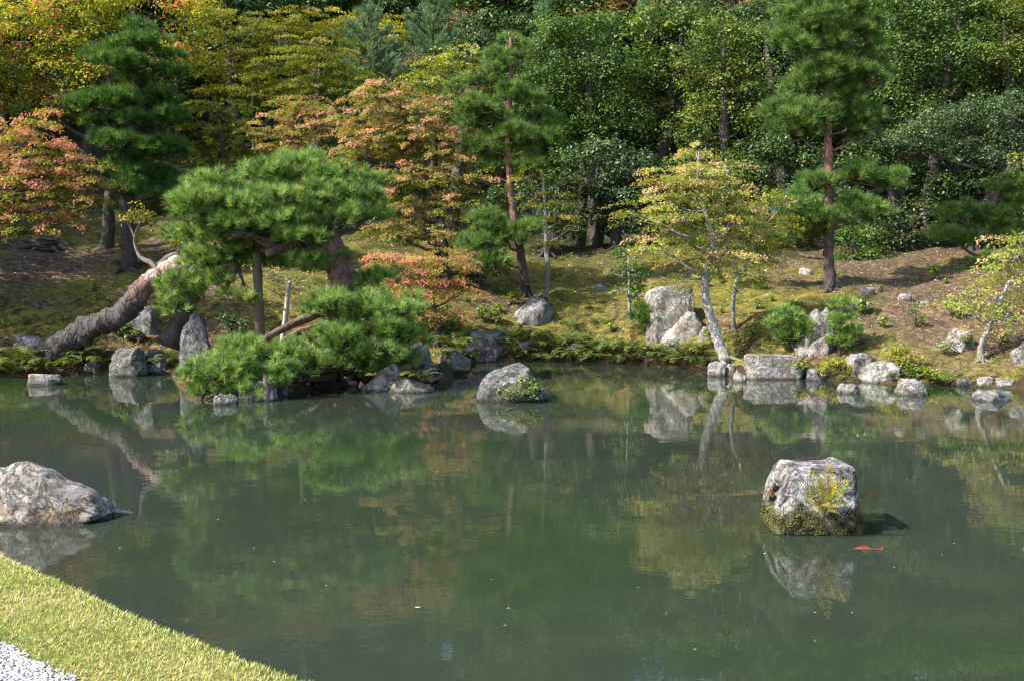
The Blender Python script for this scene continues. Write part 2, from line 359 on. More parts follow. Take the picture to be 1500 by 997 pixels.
M['deadleaf'] = leaf_mat('fallen_leaf', [(0, (.10, .06, .03)), (.5, (.24, .15, .08)), (1, (.50, .40, .30))], .1, .02)
M['bamboo'] = plain_mat('stake', (.30, .27, .20), .7, .3, 10)

# ------------------------------------------------------------------ generators
def tube(mb, pts, rad, seg=10, tint=None, rough=.06, rng=None, cap=True):
    pts = np.asarray(pts, float); rad = np.asarray(rad, float)
    # smooth resample (Catmull-Rom)
    n = len(pts); out = []; ro = []; to = []
    tt = np.linspace(0, 1, n) if tint is None else np.asarray(tint, float)
    sub = 5 if seg < 12 else 9
    for i in range(n - 1):
        p0 = pts[max(i - 1, 0)]; p1 = pts[i]; p2 = pts[i + 1]; p3 = pts[min(i + 2, n - 1)]
        for k in range(sub):
            t = k / sub
            out.append(.5 * ((2 * p1) + (-p0 + p2) * t + (2 * p0 - 5 * p1 + 4 * p2 - p3) * t * t + (-p0 + 3 * p1 - 3 * p2 + p3) * t ** 3))
            ro.append(rad[i] * (1 - t) + rad[i + 1] * t); to.append(tt[i] * (1 - t) + tt[i + 1] * t)
    out.append(pts[-1]); ro.append(rad[-1]); to.append(tt[-1])
    P = np.array(out); ro = np.array(ro); to = np.array(to); m = len(P)
    T = nrm(np.gradient(P, axis=0))
    ref = np.array([0.0, 1, 0]) if abs(T[0][1]) < .8 else np.array([1.0, 0, 0])
    V = []
    for i in range(m):
        a = nrm(np.cross(T[i], ref)); b = np.cross(T[i], a); ref = b * 1.0 if False else ref
        ang = np.linspace(0, 2 * np.pi, seg, endpoint=False)
        rr = ro[i] * (1 + rough * (np.sin(ang * 3 + i * .5) * .6 + np.sin(ang * 2 - i * .83) * .6 + np.sin(i * 1.9 + ang)))
        V.append(P[i] + np.outer(np.cos(ang) * rr, a) + np.outer(np.sin(ang) * rr, b))
    V = np.concatenate(V)
    if seg >= 12:
        C_ = np.repeat(P, seg, 0); RR = np.repeat(ro, seg)[:, None]
        nz = np.array([noise.fractal(Vector(v * np.array([5, 5, 2.4]) / max(.6, ro.max() * 3.5)), .8, 2.1, 3) for v in V])[:, None]
        V = C_ + (V - C_) * (1 + .16 * nz)
    F = []
    for i in range(m - 1):
        for k in range(seg):
            F.append((i * seg + k, i * seg + (k + 1) % seg, (i + 1) * seg + (k + 1) % seg, (i + 1) * seg + k))
    mb.add(V, F, np.repeat(to, seg))
    if cap:
        for i in (0, m - 1):
            ring = V[i * seg:(i + 1) * seg]; c = ring.mean(0)
            mb.add(np.vstack([ring, c]), [(k, (k + 1) % seg, seg) for k in range(seg)], to[i])

OVAL = (np.array([[0, -.5, 0], [.27, -.02, .05], [0, .5, 0], [-.27, -.02, .05]]), [(0, 1, 2, 3)])
_l = []
STARV = np.array([[0, -.35, 0], [.12, .0, .02], [0, .55, -.05], [-.12, .0, .02],
                  [.02, -.3, 0], [.28, -.12, .02], [.5, .18, -.06], [.14, .05, .02],
                  [-.02, -.3, 0], [-.14, .05, .02], [-.5, .18, -.06], [-.28, -.12, .02]])
STAR = (STARV, [(0, 1, 2, 3), (4, 5, 6, 7), (8, 9, 10, 11)])

def leaves(mb, P, Nn, size, rng, tint, tpl=OVAL):
    n = len(P)
    if n == 0: return
    Nn = nrm(Nn); a = nrm(np.cross(Nn, rng.normal(size=(n, 3)))); b = np.cross(Nn, a)
    tv, tf = tpl; k = len(tv)
    size = np.broadcast_to(size, (n,))[:, None, None]
    V = P[:, None, :] + size * (tv[None, :, 0:1] * a[:, None] + tv[None, :, 1:2] * b[:, None] + tv[None, :, 2:3] * Nn[:, None])
    F = (np.arange(n)[:, None, None] * k + np.asarray(tf)[None]).reshape(-1, len(tf[0]))
    mb.add(V.reshape(-1, 3), F, np.repeat(np.clip(tint, 0, 1), k))

def needles(mb, P, A, rng, tint, L=.13, K=30, wd=.006, lo=12, hi=75, stem=.07):
    n = len(P); A = nrm(A)
    Ar = np.repeat(A, K, 0); Pr = np.repeat(P, K, 0); N_ = n * K
    th = np.radians(rng.uniform(lo, hi, N_))[:, None]
    pe = nrm(np.cross(Ar, rng.normal(size=(N_, 3))))
    D = Ar * np.cos(th) + pe * np.sin(th)
    base = Pr + Ar * (rng.uniform(-.3, 1, N_)[:, None] * stem)
    sd_ = nrm(np.cross(D, rng.normal(size=(N_, 3)))) * (wd * .5)
    ln = (L * rng.uniform(.75, 1.15, N_))[:, None]
    V = np.stack([base - sd_, base + sd_, base + D * ln], 1).reshape(-1, 3)
    mb.add(V, np.arange(N_ * 3).reshape(-1, 3), np.repeat(np.clip(np.repeat(tint, K) + rng.normal(0, .11, N_), 0, 1), 3))

def sph(rng, n): return nrm(rng.normal(size=(n, 3)))

def pine_pads(mb, pads, rng, L=.13, K=30, wd=.006, dens=1.0, sub=.42, gap=.115, fill=3.2):
    """pads: list of (centre, radii): each broken into mounds of upright shoots"""
    for c, Rr in pads:
        Rr = np.asarray(Rr, float)
        ns = max(3, int(fill * Rr[0] * Rr[1] / (sub * sub) + 1.5))
        for i in range(ns):
            d = sph(rng, 1)[0]; rho = rng.uniform(.1, 1) ** .5 * .72
            sc = c + Rr * d * rho
            sr = np.array([1, 1, .62]) * min(sub, Rr[0] * .75) * rng.uniform(.65, 1.1)
            n = max(6, int(dens * 2 * np.pi * sr[0] * sr[0] / (gap * gap)))
            dd = sph(rng, n); dd[:, 2] = np.where(dd[:, 2] < -.25, -dd[:, 2], dd[:, 2])
            P = sc + dd * sr * rng.uniform(.6, 1.16, (n, 1))
            A = dd * np.array([.8, .8, .5]) + np.array([0, 0, .65]) + rng.normal(0, .22, (n, 3))
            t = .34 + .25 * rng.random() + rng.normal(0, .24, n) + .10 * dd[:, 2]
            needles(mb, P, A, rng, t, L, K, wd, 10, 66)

def maple_lobes(mb, lobes, rng, leaf=.075, dens=1.0, r=.30, per=42, tb=.0, tpl=STAR, red=.55):
    """flat leaf sprays in loose storeys; leaves turn first at the spray tips and crown tops"""
    r = r * 1.3; per = int(per * 1.9); leaf = leaf * .86
    for c, Rr in lobes:
        Rr = np.asarray(Rr, float)
        n = max(6, int(dens * 5.0 * (Rr[0] * Rr[2] * .6 + Rr[0] * Rr[1] * .4) * np.pi / (r * r)))
        d = sph(rng, n); rho = rng.random(n) ** .42 * 1.14
        keep = ~((d[:, 2] < -.35) & (rng.random(n) < .55)); d = d[keep]; rho = rho[keep]; n = len(d)
        C = c + Rr * d * rho[:, None]
        step = .20; C[:, 2] = np.round((C[:, 2] - c[2]) / step) * step + c[2] + rng.normal(0, .035, n)
        out = nrm(d * np.array([1, 1, .0]) + rng.normal(0, .25, (n, 3)) * np.array([1, 1, 0]))
        SN = nrm(np.array([0, 0, 1.0]) + out * rng.uniform(.05, .5, (n, 1)) + rng.normal(0, .10, (n, 3)))
        sr = r * rng.uniform(.55, 1.25, n)
        m = n * per; SNr = np.repeat(SN, per, 0); Or = np.repeat(out, per, 0); W = np.cross(SNr, Or)
        g = rng.uniform(-.6, 1.15, m); wdt = (1.05 - np.abs(g - .2) * .75); hv = rng.uniform(-1, 1, m) * wdt * .62
        srr = np.repeat(sr, per)
        P = np.repeat(C, per, 0) + Or * (g * srr)[:, None] + W * (hv * srr)[:, None] + SNr * rng.normal(0, .03, (m, 1)) - np.array([0, 0, 1.0]) * (np.maximum(g, 0) ** 2 * .10)[:, None]
        Nn = SNr * .8 + rng.normal(0, .48, (m, 3)) + Or * .3
        hh = np.repeat(d[:, 2] * rho, per)
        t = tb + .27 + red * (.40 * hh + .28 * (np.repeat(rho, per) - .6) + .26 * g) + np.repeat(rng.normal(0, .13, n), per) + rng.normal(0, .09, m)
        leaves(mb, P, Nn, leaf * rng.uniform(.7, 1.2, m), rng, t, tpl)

def bush_lobes(mb, lobes, rng, leaf=.10, dens=1.0, r=.42, per=70, tb=0.0, tpl=OVAL):
    r = r * 1.2; per = int(per * 1.5)
    for c, Rr in lobes:
        Rr = np.asarray(Rr, float)
        n = max(5, int(dens * 2.3 * (Rr[0] * Rr[2] + .5 * Rr[0] * Rr[1]) * np.pi / (r * r * 1.6)))
        d = sph(rng, n); d[:, 2] = np.where((d[:, 2] < -.5) & (rng.random(n) < .6), -d[:, 2], d[:, 2])
        rho = rng.random(n) ** .28
        C = c + Rr * d * rho[:, None] * .9
        cr = r * rng.uniform(.55, 1.2, n)
        ct = rng.normal(0, .17, n)
        m = n * per
        dd = sph(rng, m); dd[:, 2] = np.where((dd[:, 2] < -.3) & (rng.random(m) < .6), -dd[:, 2], dd[:, 2])
        P = np.repeat(C, per, 0) + dd * (np.repeat(cr, per) * rng.uniform(.5, 1.1, m) * (1 + .25 * np.sin(dd[:, 0] * 5 + np.repeat(ct, per) * 40)))[:, None] * np.array([1, 1, .62])
        Nn = dd * .55 + np.array([0, 0, .5]) + rng.normal(0, .27, (m, 3))
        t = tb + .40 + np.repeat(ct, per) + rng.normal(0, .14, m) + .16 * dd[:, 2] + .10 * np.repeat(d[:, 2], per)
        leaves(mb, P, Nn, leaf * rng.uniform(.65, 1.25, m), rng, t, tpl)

def puff(lobes, fy=1.45, j=5, seed=1):
    g = np.random.default_rng(seed)
    return [(l[0] + g.normal(0, j), l[1] + g.normal(0, j), l[2] * g.uniform(.8, 1.1), l[3] * fy * g.uniform(.8, 1.2)) + tuple(l[4:]) for l in lobes]
def pxl(lobes, Y):
    """lobes given as (px, py, rx, ry[, dY[, depth factor]]) in photo pixels at distance Y"""
    out = []
    for l in lobes:
        y = Y + (l[4] if len(l) > 4 else 0); s = y / FPX; df = l[5] if len(l) > 5 else .85
        out.append((at(l[0], l[1], y), np.array([l[2] * s, max(l[2], l[3]) * s * df, l[3] * s])))
    return out
def pxt(pts, Y):
    """trunk as (px, py, r[, dY])"""
    P = []; r = []
    for p in pts:
        y = Y + (p[3] if len(p) > 3 else 0); P.append(at(p[0], p[1], y)); r.append(p[2] * y / FPX)
    return np.array(P), np.array(r)

def limbs(mb, P, r, lobes, rng, near=False, thick=.5, rise=.25, twigs=5, tl=.7, tipr=.011):
    zs = P[:, 2]
    for c, Rr in lobes:
        # start where the trunk is a little lower than the lobe
        tgt = c[2] - rise * np.linalg.norm((c - P[-1])[:2]) - .15
        i = int(np.argmin(np.abs(zs - tgt) + .25 * np.linalg.norm(P[:, :2] - c[:2], axis=1)))
        if near: i = min(len(P) - 2, int(np.argmin(np.linalg.norm(P - c, axis=1))))
        a = P[i]; ra = r[i] * thick
        d = c - a; L = np.linalg.norm(d)
        if L < .15: continue
        side = np.array([rng.normal(0, .09), rng.normal(0, .09), 0]) * L
        pts = [a, a + d * .33 + side + np.array([0, 0, -.05 * L]), a + d * .68 - side * .5, c]
        ra = min(ra, .035 + .03 * L)
        tube(mb, pts, [ra, ra * .75, ra * .5, max(tipr, ra * .3)], 7, [tl, tl, tl, tl], .08)
        for k in range(twigs):
            e = c + Rr * sph(rng, 1)[0] * .85
            s0 = a + d * rng.uniform(.5, .95); mid = (s0 + e) / 2 + rng.normal(0, .06, 3)
            tube(mb, [s0, mid, e], [max(tipr, ra * .3), tipr, tipr * .5], 5, [tl] * 3, .05, cap=False)

def crown_tree(kind, name, base, label, cat, mat, bark, lobes, trunk=None, seed=1, group=None, **kw):
    """lobes [(centre, radii)], trunk (P, r) in world coordinates"""
    rng = np.random.default_rng(seed)
    t = thing(name, base, label, cat, group)
    lim = {k: kw.pop(k) for k in ('thick', 'rise', 'twigs', 'tl', 'tipr', 'near') if k in kw}
    roots = kw.pop('roots', True)
    if trunk is not None:
        tb_ = MB(); P, r = trunk
        tube(tb_, P, r, 20, kw.pop('ttint', None), .11)
        # resampled path for limb attachment
        q = np.linspace(0, len(P) - 1, 24); Pi = np.stack([np.interp(q, np.arange(len(P)), P[:, k]) for k in range(3)], 1); ri = np.interp(q, np.arange(len(P)), r)
        limbs(tb_, Pi, ri, lobes, rng, **lim)
        r0 = float(r[0]); ph = rng.uniform(0, 6.28)
        for k in range(5 if roots else 0):
            a_ = ph + k * 1.26 + rng.normal(0, .25); ln_ = r0 * rng.uniform(1.9, 3.2)
            Q = [P[0] + np.array([math.cos(a_) * r0 * .3, math.sin(a_) * r0 * .3, r0 * 1.6])]
            for q_ in (.45, 1.0):
                x_ = P[0][0] + math.cos(a_) * ln_ * q_ + rng.normal(0, .15) * r0; y_ = P[0][1] + math.sin(a_) * ln_ * q_
                Q.append(np.array([x_, y_, max(float(H(x_, y_)), P[0][2] - .3) + r0 * (.16 if q_ < 1 else -.15)]))
            tube(tb_, Q, [r0 * .42, r0 * .26, r0 * .12], 7, [.15] * 3, .1, cap=False)
        tb_.build('trunk', bark, t, True)
    mb = MB()
    {'pine': pine_pads, 'maple': maple_lobes, 'bush': bush_lobes}[kind](mb, lobes, rng, **kw)
    mb.build('crown', mat, t)
    return t

def gpos(px, Y, dz=-.05):
    x = (px - 750) / FPX * Y * 1.0
    return np.array([x, Y, float(H(x, Y)) + dz])
def px_of(x, Y): return x / Y * FPX + 750

# ================================================================== SETTING
def axis(parts):
    return np.unique(np.concatenate([np.arange(a, b, s) for a, b, s in parts]).round(4))
gx = axis([(-400, -60, 20), (-60, -19, 1.2), (-19, 19, .13), (19, 60, 1.2), (60, 401, 20)])
gy = axis([(-60, 1, 4), (1, 10, .12), (10, 16, .4), (16, 34, .13), (34, 60, .7), (60, 140, 3), (140, 401, 26)])
X, Yg = np.meshgrid(gx, gy); Z = H(X, Yg)
Z += np.where((Yg > 15) & (Yg < 60), .035 * wob(X * 3.3, Yg * 3.1) + .028 * wob(X * 7.1 + 3, Yg * 6.3), 0) * (Z > .15)
nx, ny = len(gx), len(gy)
idx = np.arange(nx * ny).reshape(ny, nx)
F = np.stack([idx[:-1, :-1], idx[:-1, 1:], idx[1:, 1:], idx[1:, :-1]], -1).reshape(-1, 4)
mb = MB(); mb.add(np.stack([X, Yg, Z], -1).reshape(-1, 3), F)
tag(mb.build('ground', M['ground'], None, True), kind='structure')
mb = MB(); mb.add([(-70, -2, 0), (70, -2, 0), (70, 32, 0), (-70, 32, 0)], [(0, 1, 2, 3)])
tag(mb.build('water', M['water']), kind='structure')

# ================================================================== ROCKS
_ico = {}
def ico(sub):
    if sub not in _ico:
        import bmesh
        bm = bmesh.new(); bmesh.ops.create_icosphere(bm, subdivisions=sub, radius=1.0)
        V = np.array([v.co[:] for v in bm.verts]); F_ = np.array([[v.index for v in f.verts] for f in bm.faces]); bm.free()
        _ico[sub] = (V, F_)
    return _ico[sub]
def rock_mesh(mb, c, size, seed, sub=5, box=.55, cuts=9, rough=.16, top=None, rz=0, tint=.5, freq=1.6, taper=0, flat=1.0):
    """c: centre of the base at the ground/water; size (sx, sy, sz) full width, depth, height above base"""
    V, F_ = ico(sub); V = V.copy()
    rng = np.random.default_rng(seed)
    V = np.sign(V) * np.abs(V) ** box; V = V / np.max(np.abs(V))        # boxier
    for k in range(cuts):
        nn = sph(rng, 1)[0]; nn[2] = abs(nn[2]) * .8
        nn = nrm(nn); dd = rng.uniform(.62, .92) * (np.abs(V @ nn).max())
        o = V @ nn - dd; V = V - np.outer(np.maximum(o, 0), nn) * .9
    off = rng.uniform(-50, 50, 3)
    P = V * np.array([1, size[1] / size[0], 1]) * freq
    nz = np.array([noise.fractal(Vector(p + off), .9, 2.1, 5) for p in P])
    rdg = np.array([1 - abs(noise.noise(Vector(p * 2.2 + off + 7))) * 2 for p in P])
    V = V * (1 + rough * nz + rough * .35 * np.maximum(rdg - .55, 0) * -1)[:, None]
    lo, hi = V.min(0), V.max(0)
    V[:, 0] = (V[:, 0] - lo[0]) / (hi[0] - lo[0]) - .5; V[:, 1] = (V[:, 1] - lo[1]) / (hi[1] - lo[1]) - .5
    V[:, 2] = V[:, 2] / hi[2]
    V[:, 2] = np.where(V[:, 2] > 0, np.minimum(V[:, 2] * flat, 1 + (V[:, 2] * flat - 1) * .15), V[:, 2])
    if top is not None:
        tu, tv = zip(*top); k = np.interp(V[:, 0] + .5, tu, tv)
        V[:, 2] = np.where(V[:, 2] > 0, V[:, 2] * k, V[:, 2])
    V[:, 2] = np.where(V[:, 2] < 0, V[:, 2] * .3, V[:, 2])
    V[:, :2] *= (1 - taper * np.clip(V[:, 2:3], 0, 1)) * (1 + taper * .25)
    V = V * np.array(size)
    cs, sn = math.cos(rz), math.sin(rz)
    V = np.stack([V[:, 0] * cs - V[:, 1] * sn, V[:, 0] * sn + V[:, 1] * cs, V[:, 2]], 1)
    mb.add(V + np.asarray(c), F_, tint)
def rock(x0, y0, x1, y1, Y, mat, label, seed, depth=.8, name='boulder', group=None, sink=0.0, seat=True, **kw):
    """a rock filling the photo box (x0,y0)-(x1,y1) at distance Y"""
    if Y is None or (Y > 15 and seat):
        Y = land((x0 + x1) / 2, y1 - 1) + .35 * depth * (x1 - x0) * 22 / FPX
    s = Y / FPX
    c = at((x0 + x1) / 2, y1, Y); wd = (x1 - x0) * s; ht = (y1 - y0) * s
    c = c.copy(); c[2] -= sink
    mb = MB(); rock_mesh(mb, c, (wd, wd * depth, ht + sink), seed, **kw)
    return solo(mb, name, M[mat], c, label, 'rock', group, smooth=kw.get('smooth', False) or True)
WL = lambda py: float(onz(750, py)[1])      # distance of a waterline seen at photo row py

# foreground
rock(-75, 672, 203, 762, 9.15, 'rock_tan', 'large pale lichen-spotted boulder lying in the water behind the lawn edge', 11, depth=.5, sub=6, box=.75, cuts=5, rough=.16,
     top=[(0, .7), (.18, .95), (.42, 1.0), (.55, .93), (.66, .72), (.78, .55), (.9, .3), (1, .12)])
rock(1497, 770, 1590, 826, WL(822) + .2, 'rock_tan', 'rock just poking into view at the right edge of the pond', 12)
fern_rock = thing('boulder', onz(1198, 783), 'white topped stump-like rock rising alone from the pond, mossy below, fern on it', 'rock')
FR = onz(1201, 783); FR[1] += .28; sF = FR[1] / FPX
mb = MB(); rock_mesh(mb, FR, (128 * sF, 108 * sF, 91 * sF), 29, sub=6, box=.22, cuts=0, rough=.075, freq=3.2, taper=.10, flat=1.3,
                     top=[(0, .42), (.06, .66), (.12, .88), (.2, .99), (.3, 1.0), (.5, .95), (.7, .98), (.85, 1.04), (.93, 1.02), (1, .8)])
fr_o = mb.build('stone', M['rock_fern'], fern_rock, True)
# moss skirt on the lower half: small leafy granules following the stone
rng = np.random.default_rng(5)
Vr = np.concatenate(mb.V); Fr = np.concatenate(mb.F); A_, B_, C_ = Vr[Fr[:, 0]], Vr[Fr[:, 1]], Vr[Fr[:, 2]]
ar = np.linalg.norm(np.cross(B_ - A_, C_ - A_), axis=1); ar = np.where((C_[:, 2] > -.02) & (C_[:, 2] < .36), ar, 0)
k = rng.choice(len(Fr), 60000, p=ar / ar.sum()); u_ = rng.random((60000, 2)); u_ = np.where(u_.sum(1, keepdims=True) > 1, 1 - u_, u_)
pk = A_[k] + (B_[k] - A_[k]) * u_[:, :1] + (C_[k] - A_[k]) * u_[:, 1:]
xr_ = (pk[:, 0] - FR[0]) / (143 * sF)
lim = .225 - .05 * np.abs(xr_ * 2) + .035 * np.sin(xr_ * 23) + .02 * np.sin(xr_ * 51 + 1)
pk = pk[(pk[:, 2] > .012) & (pk[:, 2] < lim + rng.normal(0, .03, len(pk))) & (pk[:, 1] < FR[1] + .25) & (np.abs(xr_ - .06 - .03 * np.sin(pk[:, 2] * 30)) > .012 + .02 * rng.random(len(pk)))]
thk = rng.random((len(pk), 1)) ** 1.5 * .035 * np.clip(1.3 - np.abs(pk[:, 2:3] - .12) / .12, .2, 1)
pk = pk + nrm((pk - FR) * np.array([1, 1, .3])) * thk
mb = MB(); leaves(mb, pk, nrm(pk - FR) + rng.normal(0, .6, pk.shape), rng.uniform(.008, .018, len(pk)), rng, np.clip(rng.uniform(0, .8, len(pk)) + .25 * np.sin(pk[:, 0] * 37) * np.sin(pk[:, 2] * 41), 0, 1))
mb.build('moss', M['moss_clump'], fern_rock)
rock(697, 528, 809, 589, WL(587) + .35, 'rock_pond', 'broad grey boulder standing alone in the middle of the pond', 31, depth=.75, sub=6, box=.6, cuts=6, rough=.13,
     top=[(0, .6), (.1, .85), (.2, .95), (.38, 1.0), (.55, .95), (.7, .92), (.85, .72), (1, .42)])
# far bank
rock(745, 431, 816, 474, 26.8, 'rock_grey', 'rounded grey boulder at the foot of the slender maple on the moss', 41, sub=5, box=.8, top=[(0, .4), (.2, .75), (.45, 1), (.7, .9), (1, .4)])
rock(943, 420, 1017, 492, 26.6, 'rock_white', 'tall white weathered boulder beside the pale leaning maple trunk', 42, sub=6, flat=1.15, box=.3, depth=.7, rough=.12, cuts=3, top=[(0, .85), (.3, .98), (.6, 1), (.95, .96), (1, .7)])
rock(966, 455, 1036, 500, 25.8, 'rock_tan', 'brownish boulder leaning against the tall white boulder', 43, sub=5, box=.7, top=[(0, .35), (.35, .8), (.6, 1), (.85, .95), (1, .5)])
rock(1020, 478, 1048, 498, 25.7, 'rock_white', 'small pale stone between brownish boulder and pale maple trunk', 44)
rock(1091, 519, 1173, 556, 22.0, 'rock_white', 'long flat-topped pale block at the waterline', 45, sub=6, flat=1.15, box=.16, depth=.6, cuts=1, rough=.07, top=[(0, .9), (.1, 1), (.9, .94), (1, .85)])
rock(1160, 448, 1222, 518, 23.9, 'rock_grey', 'grey craggy boulder standing between the two young pines', 46, sub=5, rough=.2, top=[(0, .35), (.3, .55), (.5, .95), (.8, 1), (1, .6)])
rock(1180, 488, 1222, 520, 23.2, 'rock_white', 'pale low rock in front of the craggy boulder and young pines', 47)
rock(1232, 515, 1290, 545, 22.6, 'rock_white', 'upper flat pale ledge stone behind the bankside pile', 48, box=.5, depth=.9)
rock(1258, 527, 1322, 560, 21.9, 'rock_white', 'big angular pale stone of the bankside pile', 49, sub=5, box=.5, top=[(0, .5), (.25, .95), (.7, 1), (.9, .7), (1, .5)])
rock(1311, 553, 1359, 580, WL(578) + .25, 'rock_white', 'pale rounded stone standing in the shallow water before the shrub', 50, box=.6)
rock(1224, 560, 1258, 577, WL(575) + .2, 'rock_tan', 'small brown stone with dry grass in the shallows', 51)
rock(1178, 539, 1212, 558, WL(556) + .2, 'rock_grey', 'small grey stone beside the long flat-topped block', 52)
rock(1380, 479, 1428, 516, 22.9, 'rock_white', 'white overhanging boulder beside the forked maple', 53, sub=5, box=.6, top=[(0, .75), (.3, .98), (.7, 1), (1, .6)])
rock(1476, 494, 1560, 533, 22.4, 'rock_grey', 'grey green boulder cut by the right edge of view', 54, box=.8)
rock(1423, 570, 1487, 589, WL(588) + .25, 'rock_dark', 'low flat dark stone awash in the right shallows', 55, box=.6, depth=.6)
rock(1425, 550, 1455, 566, WL(567) + .2, 'rock_tan', 'brown waterline stone left of its paler neighbour', 56)
rock(1455, 552, 1488, 568, WL(568) + .2, 'rock_white', 'pale waterline stone below the forked maple', 57)
rock(1395, 550, 1424, 566, WL(565) + .2, 'rock_white', 'small pale stone at the end of the mossy edge', 58)
for i, (a, b, c_, d, l) in enumerate([(1036, 528, 1062, 552, 'grey lichen stone directly below the leaning maple foot'), (1060, 532, 1082, 552, 'tan stone right of the lichen stone under the leaning maple'),
                                      (1074, 542, 1094, 560, 'small round brown stone touching the long pale block')]):
    rock(a, b, c_, d, WL(d) + .3, ['rock_grey', 'rock_tan', 'rock_tan'][i], l, 60 + i)
# pine point
rock(518, 526, 600, 574, WL(572) + .35, 'rock_tan', 'slanting driftwood-like pale rock with ferns on the pine point', 71, sub=6, box=.7, depth=.5, top=[(0, .1), (.25, .35), (.5, .72), (.7, 1.0), (.86, .92), (.93, .6), (1, .2)])
rock(560, 550, 640, 576, WL(573) + .25, 'rock_mossy', 'low mossy rock carrying ferns beside the slanting pale rock', 72, depth=.6)
rock(616, 528, 643, 560, WL(556) + .6, 'rock_grey', 'blue grey lichen stone at the tip of the pine point', 73)
rock(404, 549, 424, 580, WL(580) + .2, 'rock_grey', 'small grey stone under the low pine bough', 74)
rock(345, 556, 408, 588, WL(588) + .25, 'rock_grey', 'grey stones half hidden under the lowest pine needles', 75, depth=.5)
rock(312, 574, 350, 594, WL(594) + .35, 'rock_dark', 'dark stone at the water under the drooping pine tip', 76, depth=.5)
rock(602, 502, 634, 530, 22.6, 'rock_grey', 'grey rounded stone behind the pine point', 77)
rock(664, 484, 752, 512, 26.0, 'rock_dark', 'dark ledge rock above the inlet', 78, depth=.7, box=.6)
rock(640, 512, 690, 536, WL(533) + .3, 'rock_mossy', 'mossy low rock at the head of the inlet', 79)
rock(690, 505, 730, 530, WL(529) + .3, 'rock_mossy', 'mossy rock under the dark ledge', 80)
# left bank
rock(262, 452, 322, 542, 22.0, 'rock_dark', 'tall dark standing stone streaked with lichen and moss', 81, sub=6, box=.42, cuts=4, depth=.6, rough=.2, top=[(0, .35), (.12, .75), (.3, 1.0), (.6, .97), (.8, .75), (1, .45)])
rock(160, 506, 222, 552, WL(548) + .35, 'rock_pond', 'rounded brown grey bank stone nearer the leaning trunk', 82, sub=5, box=.8, cuts=5)
rock(212, 510, 252, 548, WL(547) + .35, 'rock_dark', 'dark bank stone beside the standing stone', 83)
rock(186, 448, 236, 490, 25.2, 'rock_dark', 'dark boulder behind the leaning pine trunk', 84)
rock(38, 546, 90, 565, WL(563) + .25, 'rock_white', 'flat pale stone in the water at left', 85, box=.45, depth=.55, cuts=3)
rock(18, 489, 78, 514, 23.6, 'rock_grey', 'mossy stones at the foot of the leaning pine', 86)
rock(120, 524, 150, 545, WL(546) + .3, 'rock_dark', 'small dark stone in the bank below the leaning trunk', 87)
rock(-60, 492, 8, 520, 23.4, 'rock_grey', 'pale mossy stone at the left edge of view', 88)
rock(320, 540, 350, 556, 20.6, 'rock_dark', 'small dark stone behind the drooping pine tip', 89)
rng = np.random.default_rng(77)
for i in range(46):          # cobbles along the pine point
    px = rng.uniform(432, 528); py = np.interp(px, [430, 470, 530], [575, 564, 567]) + rng.uniform(-9, 1)
    c = onz(px, py); c[1] += .15; c[2] = max(0.0, float(H(c[0], c[1]))) - .02
    mb = MB(); s_ = rng.uniform(.07, .15); rock_mesh(mb, c, (s_ * 1.4, s_, s_ * .85), 200 + i, sub=3, cuts=3)
    solo(mb, 'cobble', M[['rock_grey', 'rock_tan', 'rock_white'][i % 3]], c, 'grey cobble in the stony strip along the pine point', 'cobble', 'cobbles along the pine point', smooth=True)
for i, (a, b) in enumerate([(770, 510), (560, 505), (845, 512), (720, 520), (905, 505), (1290, 470), (1245, 455), (1325, 440), (1355, 448), (1270, 432), (880, 425), (1180, 402), (1205, 470), (1470, 470)]):
    Yk = land(a, b)
    c = at(a, b, Yk); mb = MB(); s_ = rng.uniform(.12, .26); rock_mesh(mb, c - [0, 0, .04], (s_ * 1.6, s_ * 1.2, s_), 300 + i, sub=3, cuts=3)
    solo(mb, 'stone', M['rock_tan' if i % 2 else 'rock_grey'], c, 'small half-buried stone lying on the mossy bank', 'rock', 'small stones on the bank', smooth=True)

# ================================================================== PINES
# --- the great spreading pine on the point
pads = pxl([(470, 258, 62, 26, .6), (405, 262, 58, 26, .3), (318, 276, 58, 24, 0), (520, 275, 42, 30, .8), (385, 300, 76, 28, -.4), (300, 305, 46, 24, -.4),
            (480, 296, 66, 26, 0), (552, 312, 32, 20, .5), (430, 326, 58, 20, -.5), (345, 338, 44, 18, -.5), (545, 268, 26, 18, 1.0), (430, 290, 60, 22, .5), (360, 318, 50, 18, .2), (520, 300, 44, 20, .6), (345, 290, 50, 24, .4), (440, 246, 50, 20, .9), (440, 348, 46, 14, -.6), (385, 328, 50, 18, -.3), (510, 322, 40, 16, -.2), (275, 310, 36, 22, -.2)], 20.2)
pads += pxl([(470, 388, 46, 16, .5), (545, 412, 34, 18, .6), (480, 448, 48, 26, -.4), (550, 450, 56, 28, -.2), (598, 458, 28, 28, .2), (572, 492, 50, 28, -.3),
             (500, 502, 56, 24, -.7), (560, 516, 52, 22, -.5), (432, 520, 40, 20, -.9), (455, 538, 46, 16, -.9), (600, 500, 24, 24, .1), (530, 475, 56, 26, 0), (590, 478, 34, 26, .2), (545, 535, 50, 18, -.3), (490, 530, 50, 18, -.6), (600, 530, 20, 16, .1)], 19.7)
pads += pxl([(350, 524, 46, 20, -.2), (300, 556, 38, 24, -.5), (345, 550, 48, 22, -.6), (398, 546, 42, 22, -.3), (288, 576, 26, 14, -.7), (365, 572, 36, 14, -.5), (330, 575, 26, 14, -.6), (375, 535, 40, 20, -.1), (320, 540, 36, 18, -.2), (410, 565, 24, 12, -.2)], 18.4)
